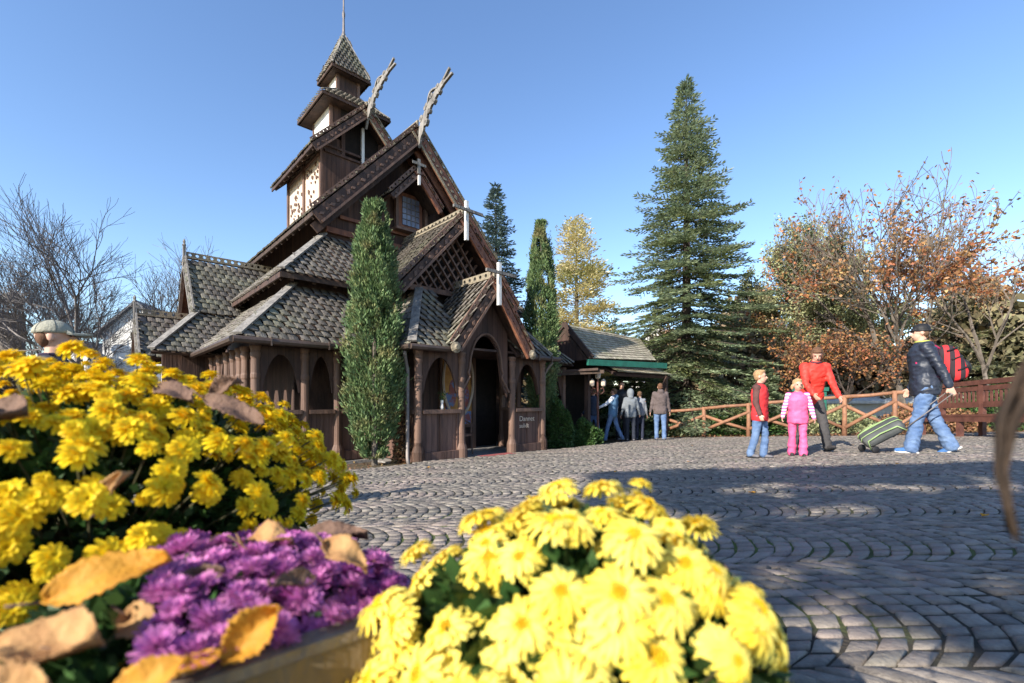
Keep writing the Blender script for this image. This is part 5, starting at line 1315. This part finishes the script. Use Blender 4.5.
# ------------------------------------------------------------------ flowers in the foreground
def bloom_mesh(name, seed, mats, rings, R0=.025, width=.30, curl=.25, eye=.22):
    rr = random.Random(seed); mb = MB()
    for ri, (cnt, rad, elev) in enumerate(rings):
        for i in range(cnt):
            a = 2 * PI * (i + .5 * (ri % 2)) / cnt + rr.gauss(0, .07); el = R(elev + rr.gauss(0, 6)); L = R0 * rad * rr.uniform(.88, 1.08)
            d = Vector((math.cos(a), math.sin(a), 0)); sd = Vector((-math.sin(a), math.cos(a), 0)); wv = R0 * width * rr.uniform(.85, 1.1) * (.75 + .25 * rad)
            vs = []
            for t, wf in ((.08, .45), (.4, .85), (.75, 1.0), (1.0, .55)):
                e2 = el - curl * t * t * 1.2 + curl * .3
                p = d * (L * t * math.cos(e2)) + Vector((0, 0, L * t * math.sin(e2) + ri * .0016 * R0 / .025))
                cup = wv * .22 * math.sin(t * PI)
                vs += [p - sd * wv * wf / 2 + Vector((0, 0, cup)), p - Vector((0, 0, cup * .3)), p + sd * wv * wf / 2 + Vector((0, 0, cup))]
            fs = []
            for k in range(3): fs += [(k * 3, k * 3 + 1, k * 3 + 4, k * 3 + 3), (k * 3 + 1, k * 3 + 2, k * 3 + 5, k * 3 + 4)]
            mb.add(vs, fs, 0)
    er = R0 * eye
    for i in range(int(30)):
        r_ = er * math.sqrt((i + .5) / 30); a = i * 2.4
        mb.ell((r_ * math.cos(a), r_ * math.sin(a), .006 * R0 / .025 + (er - r_) * .35), (er * .14, er * .14, er * .22), n=5, m=3, mi=1)
    mb.lathe((0, 0, 0), [(er * .8, -.002), (er, .002), (er * .7, .005 * R0 / .025), (0, .006 * R0 / .025)], 8, 1)
    me = bpy.data.meshes.new(name); me.from_pydata(mb.v, [], mb.f)
    for m in mats: me.materials.append(m)
    me.polygons.foreach_set('material_index', mb.m); me.polygons.foreach_set('use_smooth', [True] * len(me.polygons)); me.update(); return me
YB = [bloom_mesh('yellow_bloom', s, [M['yellow'], M['eye']], [(15, 1.0, 2), (13, .9, 22), (10, .72, 42), (7, .5, 62)], width=.34) for s in range(4)]
LB = [bloom_mesh('pale_bloom', 10 + s, [M['lemon'], M['eye']], [(24, 1.0, 0), (23, .93, 10), (18, .76, 20)], width=.21, curl=.3, eye=.30) for s in range(4)]
PB = [bloom_mesh('purple_bloom', 20 + s, [M['purple'], M['purple_eye']], [(18, 1.0, 5), (16, .92, 25), (13, .75, 45), (8, .5, 65)], width=.20, curl=-.1, eye=.12) for s in range(4)]

def flower(me, parent, loc, nrm, sc, spin, name='flower', thick=True):
    o = bpy.data.objects.new(name, me); COL.objects.link(o); o.parent = parent; o.location = loc
    qn = Vector(nrm).normalized().to_track_quat('Z', 'Y'); o.rotation_mode = 'QUATERNION'
    o.rotation_quaternion = qn @ Matrix.Rotation(spin, 3, 'Z').to_quaternion(); o.scale = (sc, sc, sc); return o
def joined(name, items, parent, mats):
    """many blooms as one mesh"""
    V = []; F3 = []; F4 = []; M3 = []; M4 = []; off = 0
    for me, loc, nrm, sc, spin in items:
        q = (Vector(nrm).normalized().to_track_quat('Z', 'Y') @ Matrix.Rotation(spin, 3, 'Z').to_quaternion()).to_matrix()
        a = np.zeros(len(me.vertices) * 3); me.vertices.foreach_get('co', a); a = a.reshape(-1, 3) @ np.array(q).T * sc + np.array(loc)
        V.append(a)
        for p in me.polygons:
            vs = [v + off for v in p.vertices]
            for i in range(1, len(vs) - 1): F3.append((vs[0], vs[i], vs[i + 1])); M3.append(p.material_index)
        off += len(a)
    return npmesh(name, np.concatenate(V), F3, mats, parent, mi=M3, smooth=True)

def mound(name, label, C, r, n, size, blooms, seed, lowz=-.25, front=None, dense=1.0, leafn=9000, cat='flowering plant', stemlen=.3, topbias=.0, keep=None, thin=None, leafr=.82, jit=.05, leafsz=(.016, .034)):
    rr = random.Random(seed); t = empty(name, C, 0, label, cat)
    pts = []
    ga = PI * (3 - math.sqrt(5))
    for i in range(n * 3):
        z = 1 - (i + .5) / (n * 1.5)
        if z < lowz: break
        a = i * ga; q = math.sqrt(max(0, 1 - z * z)); d = Vector((q * math.cos(a), q * math.sin(a), z))
        d += Vector((rr.gauss(0, jit), rr.gauss(0, jit), rr.gauss(0, jit)))
        lump = 1 + .05 * math.sin(a * 3 + z * 7) + rr.gauss(0, .035)
        p = Vector((d.x * r[0], d.y * r[1], d.z * r[2])) * lump
        nr = Vector((d.x / r[0], d.y / r[1], d.z / r[2])).normalized()
        if keep and not keep(p + Vector(C)): continue
        if thin and rr.random() < thin(p + Vector(C)): continue
        nr = (nr + Vector((rr.gauss(0, .22), rr.gauss(0, .22), rr.gauss(0, .2) + .12))).normalized()
        pts.append((rr.choice(blooms), p, nr, size / .05 * (rr.uniform(.78, 1.16) if rr.random() > .15 else rr.uniform(.45, .7)), rr.uniform(0, 6.28)))
    pts.sort(key=lambda q: (q[1] + Vector(C)).length)
    for q in pts[:95]: flower(q[0], t, q[1], q[2], q[3], q[4])
    if len(pts) > 95:
        o = joined('flowers', pts[95:], t, list(blooms[0].materials)); o['kind'] = 'stuff'
    # stems and leaves
    k = MB()
    for q in pts:
        if rr.random() < .6: k.tube([q[1] - q[2] * .004, q[1] * .8 - Vector((0, 0, .02)), q[1] * .35 - Vector((0, 0, r[2] * .35))], [.0012, .0014, .002], 3, caps=False)
    k.build('stems', M['stem'], t)
    rg = np.random.default_rng(seed); d = rg.normal(size=(leafn, 3)); d /= np.linalg.norm(d, axis=1)[:, None]; d[:, 2] = np.where(d[:, 2] < -.5, -d[:, 2], d[:, 2])
    P = d * np.array(r) * (leafr * (1 - .45 * rg.random(leafn) ** 1.5))[:, None]
    global rng; rng = rg
    leaves_obj('leaves', P, d + rg.normal(0, .5, (leafn, 3)), rg.uniform(*leafsz, leafn), rg.uniform(leafsz[0] * .6, leafsz[1] * .6, leafn), M['leafgreen'], t)
    return t
# left: big yellow mound standing in the long planter
mound('yellow_chrysanthemum', 'big mound of golden yellow chrysanthemums at the left', (-.76, .82, -.235), (.40, .50, .285), 800, .040, YB, 101, lowz=-.55, leafn=16000,
      thin=lambda p: (.12 if p.z > -.15 else (.35 if p.z > -.21 else .85)) + (.35 if mnoise.noise(p * 9) > .28 else 0), jit=.04)
# centre: pale yellow plant
mound('pale_yellow_chrysanthemum', 'low clump of pale lemon yellow chrysanthemums in the centre foreground', (.068, .455, -.292), (.196, .168, .178), 132, .052, LB, 102, lowz=-.4, leafn=4200, jit=.06, thin=lambda p: .85 if mnoise.noise(p * 11) > .22 else .0, leafr=.9, leafsz=(.02, .036))
# purple cushion in front of the yellow mound
mound('purple_chrysanthemum', 'flat cushion of purple chrysanthemums in the wooden planter', (-.325, .48, -.25), (.19, .20, .080), 520, .033, PB, 103, lowz=-.1, leafn=2500, jit=.06,
      keep=lambda p: (p.x + .25) * .64 - (p.y - .32) * .77 < -.012 and p.x / p.y > -.80 and p.y < .64 and p.x < -.135)
# dangling small blooms at the right edge of the mound
# ---- planter box
PX = empty('planter_box', (-.09, .46, -.66), 0, 'weathered wooden planter box holding the purple and yellow flowers', 'planter')
a0 = Vector((-.52, .095)); a1 = Vector((-.085, .462)); d = (a1 - a0).normalized(); nr = Vector((-d.y, d.x))     # nr points back-left
def pbx(t, off, z):
    p = a0 + d * t + nr * off; return Vector((p.x + .09, p.y - .46, z + .66))
Lb = (a1 - a0).length; top = -.205
k = MB(); k.beam(pbx(0, 0, -.45), pbx(Lb, 0, -.45), .018, .47); 
k.build('front_board', M['planter'], PX)
k = MB(); k.beam(pbx(0, .002, top - .004), pbx(Lb + .008, .002, top - .004), .024, .010); k.build('rim', M['planter_rim'], PX)
k = MB(); k.beam(pbx(Lb, .01, -.46), pbx(Lb, .80, -.46), .018, .45); k.build('side_board', M['planter'], PX)
k = MB(); k.beam(pbx(0, .80, -.46), pbx(Lb, .80, -.46), .018, .45); k.build('back_board', M['planter'], PX)
k = MB(); k.prism([pbx(0, .01, top - .12), pbx(Lb - .01, .01, top - .12), pbx(Lb - .01, .79, top - .12), pbx(0, .79, top - .12)], (0, 0, .02)); k.build('soil', M['soil'], PX)
PT_ = empty('flower_pot', (.075, .455, -.66), 0, 'round brown clay pot under the pale yellow clump', 'flower pot')
k = MB(); k.lathe((0, 0, 0), [(.09, 0), (.12, .28), (.135, .28), (.135, .33), (.12, .33), (.11, .30), (0, .30)], 24); k.build('pot', M['pot'], PT_, True)
# ---- dead leaves: curled blades with a toothed edge and a midrib
def dead_leaf(label, pts_c, L, W, m_, tilt, yaw, roll=0, curl=.5, seed=1, lobes=0, cat='leaf', wav=.12):
    rr = random.Random(seed); nu, nv = 22, 10; V = []; F = []; L *= .74; W *= .74; ph = rr.random() * 6; wav *= 1.7
    t = empty('fallen_leaf', pts_c, 0, label, cat)
    ph = rr.random() * 6
    for i in range(nu + 1):
        u = i / nu; wprof = math.sin(PI * min(1, u * .97 + .03)) ** .75 * (1 + (.22 * math.cos(u * 2 * PI * lobes) if lobes else 0) + .07 * (1 if i % 2 else -1) + .06 * math.sin(i * 1.3 + ph))
        for j in range(nv + 1):
            v = -1 + 2 * j / nv
            x = (u - .5) * L; y = v * W / 2 * wprof
            z = curl * W * (v * v) * .45 * (.6 + .6 * u) + wav * W * math.sin(u * 7 + ph + v * 1.4) * .5 - .35 * L * curl * (u - .5) ** 2 - .03 * W * (1 - abs(v)) ** 4
            z += .02 * W * math.sin(u * 40 - abs(v) * 14)
            V.append((x, y, z))
    for i in range(nu):
        for j in range(nv): a = i * (nv + 1) + j; F.append((a, a + 1, a + nv + 2, a + nv + 1))
    mb = MB(); mb.add(V, F)
    o = mb.build('blade', m_, t, True)
    sm = o.modifiers.new('thick', 'SOLIDIFY'); sm.thickness = .0009
    s_m = MB(); s_m.tube([(L * (u - .5), 0, V[int(u * nu) * (nv + 1) + nv // 2][2] - .0012) for u in [i / 10 for i in range(11)]] , [.0016 - .0001 * i for i in range(11)], 5)
    s_m.tube([(-L / 2 - L * .22, 0, .004), (-L / 2 - L * .1, 0, -.002), (-L / 2 + .003, 0, V[nv // 2][2] - .001)], .0014, 5); s_m.build('stalk', M['brownleaf'], t, True)
    t.rotation_euler = (R(roll), R(tilt), R(yaw)); return t
# on the yellow mound
dead_leaf('grey purple dead leaf lying across the top of the yellow mound, upper left one', (-.535, .72, .012), .12, .055, M['brownleaf'], 15, -20, roll=25, curl=.3, seed=1)
dead_leaf('long grey brown dead leaf slanting down the right side of the yellow mound', (-.415, .68, -.015), .145, .05, M['brownleaf'], 22, -8, roll=35, curl=.35, seed=2)
dead_leaf('small folded reddish brown leaf standing on the crest of the yellow mound', (-.46, .73, .02), .07, .04, M['brownleaf'], -25, 15, roll=60, curl=1.0, seed=3)
dead_leaf('dark brown leaf at the left edge on the yellow mound', (-.60, .52, -.015), .10, .07, M['brownleaf'], 5, 20, roll=20, curl=.6, seed=4)
dead_leaf('thin curled brown leaf hanging among the yellow blooms', (-.44, .50, -.10), .07, .03, M['tan'], -55, 10, roll=70, curl=1.0, seed=5)
# on the purple cushion
dead_leaf('small brown leaf among the purple flowers near the planter rim', (-.205, .43, -.172), .055, .03, M['brownleaf'], 15, 60, roll=30, curl=.7, seed=41)
dead_leaf('dark red brown leaf half under the amber leaf on the purple flowers', (-.30, .43, -.172), .07, .035, M['brownleaf'], -10, 35, roll=50, curl=.6, seed=42)
dead_leaf('pale brown leaf at the left end of the purple cushion', (-.315, .385, -.19), .075, .04, M['tan'], 10, -25, roll=40, curl=.7, seed=43)
dead_leaf('large amber yellow leaf with a brown spot between the yellow mound and the purple flowers', (-.355, .40, -.155), .125, .058, M['amber'], -14, 25, roll=40, curl=.35, seed=6)
dead_leaf('curled tan leaf in the bottom left corner, upper one of the heap', (-.34, .335, -.18), .12, .06, M['tan'], -4, -6, roll=25, curl=.7, seed=7)
dead_leaf('pale tan leaf at the very bottom left of the heap', (-.33, .29, -.195), .10, .06, M['tan'], 0, 10, roll=35, curl=.8, seed=8)
dead_leaf('orange leaf at the bottom between the tan leaves and the purple flowers', (-.245, .30, -.19), .08, .04, M['amber'], -20, 35, roll=30, curl=.4, seed=9)
dead_leaf('amber leaf folded against the planter rim', (-.205, .36, -.185), .07, .045, M['amber'], -35, 40, roll=50, curl=.9, seed=10)
dead_leaf('small orange leaf lying low on the planter rim', (-.235, .335, -.195), .05, .025, M['amber'], -10, 30, roll=25, curl=.3, seed=15)
dead_leaf('wavy tan leaf lying on the back of the purple cushion', (-.285, .53, -.165), .095, .05, M['tan'], 3, -8, roll=25, curl=.5, seed=11, wav=.3)
dead_leaf('tan leaf slanting down at the right end of the purple cushion', (-.175, .475, -.160), .085, .04, M['tan'], 24, -20, roll=25, curl=.4, seed=12, wav=.2)
dead_leaf('dark brown leaf behind the purple cushion', (-.235, .60, -.178), .12, .05, M['brownleaf'], 0, 5, roll=20, curl=.5, seed=13)
# on the pale yellow clump
dead_leaf('dark brown leaf lying on the back of the pale yellow clump', (.03, .525, -.135), .11, .05, M['brownleaf'], 4, -5, roll=15, curl=.4, seed=14)
dead_leaf('reddish brown leaf at the right rear of the pale yellow clump', (.225, .50, -.19), .05, .03, M['brownleaf'], 25, -20, roll=25, curl=.6, seed=16)
# hanging dry leaf at the right edge
M['witherleaf'] = mat('withered leaf', (.055, .034, .022), (.03, .02, .014), scale=30, rough=.8, bump=.4)
hg_ = empty('hanging_leaf', (.2465, .225, .008), 0, 'withered brown leaf hanging close to the viewer at the right edge', 'leaf')
k = MB(); P = [(.045, 0, .08), (.030, .0, .035), (.014, .002, .005), (.002, .003, -.02), (-.001, .002, -.045), (.001, 0, -.075)]
Wd = [.009, .010, .009, .009, .005, .002]
vs = []
for (x, y, z), w_ in zip(P, Wd):
    for j in range(7):
        a = -1.2 + 2.4 * j / 6; vs.append((x + math.sin(a) * w_ * .6, y + math.cos(a) * w_ * .45 + .002 * math.sin(j * 2 + z * 90), z + .003 * math.sin(j * 1.7)))
k.add(vs, [(i * 7 + j, i * 7 + j + 1, (i + 1) * 7 + j + 1, (i + 1) * 7 + j) for i in range(5) for j in range(6)])
o = k.build('blade', M['witherleaf'], hg_, True); sm = o.modifiers.new('thick', 'SOLIDIFY'); sm.thickness = .0012
k = MB(); k.tube([(.045, .004, .10), (.07, .004, .16), (.12, .02, .22)], .0018, 6); k.build('stalk', M['brownleaf'], hg_)
# loose leaves on the setts
rr = random.Random(12)
gl = [(1.9, 3.6), (3.0, 4.9), (4.4, 5.2), (2.4, 6.2), (-1.2, 6.6), (6.2, 8.3), (7.5, 9.6), (3.8, 9.6), (1.2, 5.3), (5.2, 4.3), (2.7, 2.6)]
for i, (x, y) in enumerate(gl):
    t = dead_leaf('small dry leaf lying flat on the stone setts', (x, y, gz(x, y) + .012), .07, .045, M['tan'] if i % 2 else M['amber'], 3, rr.uniform(0, 360), roll=0, curl=.3, seed=30 + i)
    t['group'] = 'dry leaves scattered on the setts'
# ------------------------------------------------------------------ trees behind the viewer that shade the square
def over_planter(p):
    for z in (-.30, -.12, .02):
        t = (p.z - z) / tosun.z; x, y = p.x - tosun.x * t, p.y - tosun.y * t
        if -1.7 < x < .36 and -.3 < y < (.54 if x > -.1 else 1.5): return True
    return False
def shade_ok(p, rr):
    # keeps leaves by where their shadow lands: right of the square, off the planter
    def hit(z): t = (p.z - z) / tosun.z; return p.x - tosun.x * t, p.y - tosun.y * t
    if over_planter(p): return False
    x, y = hit(-.75)
    if y > .3 and x / max(y, .3) > .26 and y < 5.0 + .25 * math.sin(x * 2): return mnoise.noise(Vector((x * 1.6, y * 2.2, 0))) > -.22
    return rr.random() < .10
def shade_tree(name, loc, H, label, seed):
    t = grow_tree(name, loc, H, label, M['bark'], seed, trunks=2, depth=5, spread=.6, fork=.28, rt=.13, tw=.007, bk=over_planter, kids=(2, 3)); return t  # branches whose shadow would reach the planter are left out
shade_tree('bare_tree', (-.8, -7.8, -.6), 9.0, 'almost bare tree behind the viewer, the right one of two', 92)
tr = shade_tree('oak_tree', (-5.6, -7.9, -.6), 9.5, 'russet oak behind the viewer with crown shaped to shade the setts, the left one of two', 93)
rr = random.Random(77); LPs = []; LDs = []  # crown leaves placed sunward of chosen ground spots to shape the shade
while len(LPs) < 20000:
    gx_, gy_ = rr.uniform(.1, 9.0), rr.uniform(.6, 5.2)
    q = gx_ / gy_
    if q < .16 or q > 2.2: continue
    far = gy_ > 3.95
    n1 = mnoise.noise(Vector((gx_ * 1.1, gy_ * 1.9, 3))) + .5 * mnoise.noise(Vector((gx_ * 3.1, gy_ * 4.4, 8)))
    lim = -.40 if far else (.02 if q < .42 else -.22)
    if gy_ < 3.95 and gy_ > 3.55 and q < 1.2: lim = .12
    if n1 < lim: continue
    t_ = (rr.uniform(4.0, 7.6)) / tosun.z
    P_ = Vector((gx_, gy_, -.75)) + tosun * t_
    if over_planter(P_): continue
    LPs.append(P_ - Vector(tr.location)); LDs.append(Vector((rr.gauss(0, 1), rr.gauss(0, 1), rr.gauss(0, .7))))
rng = np.random.default_rng(8)
leaves_obj('crown', np.array(LPs), np.array(LDs), rng.uniform(.10, .18, len(LPs)), rng.uniform(.07, .12, len(LPs)), M['russet'], tr)
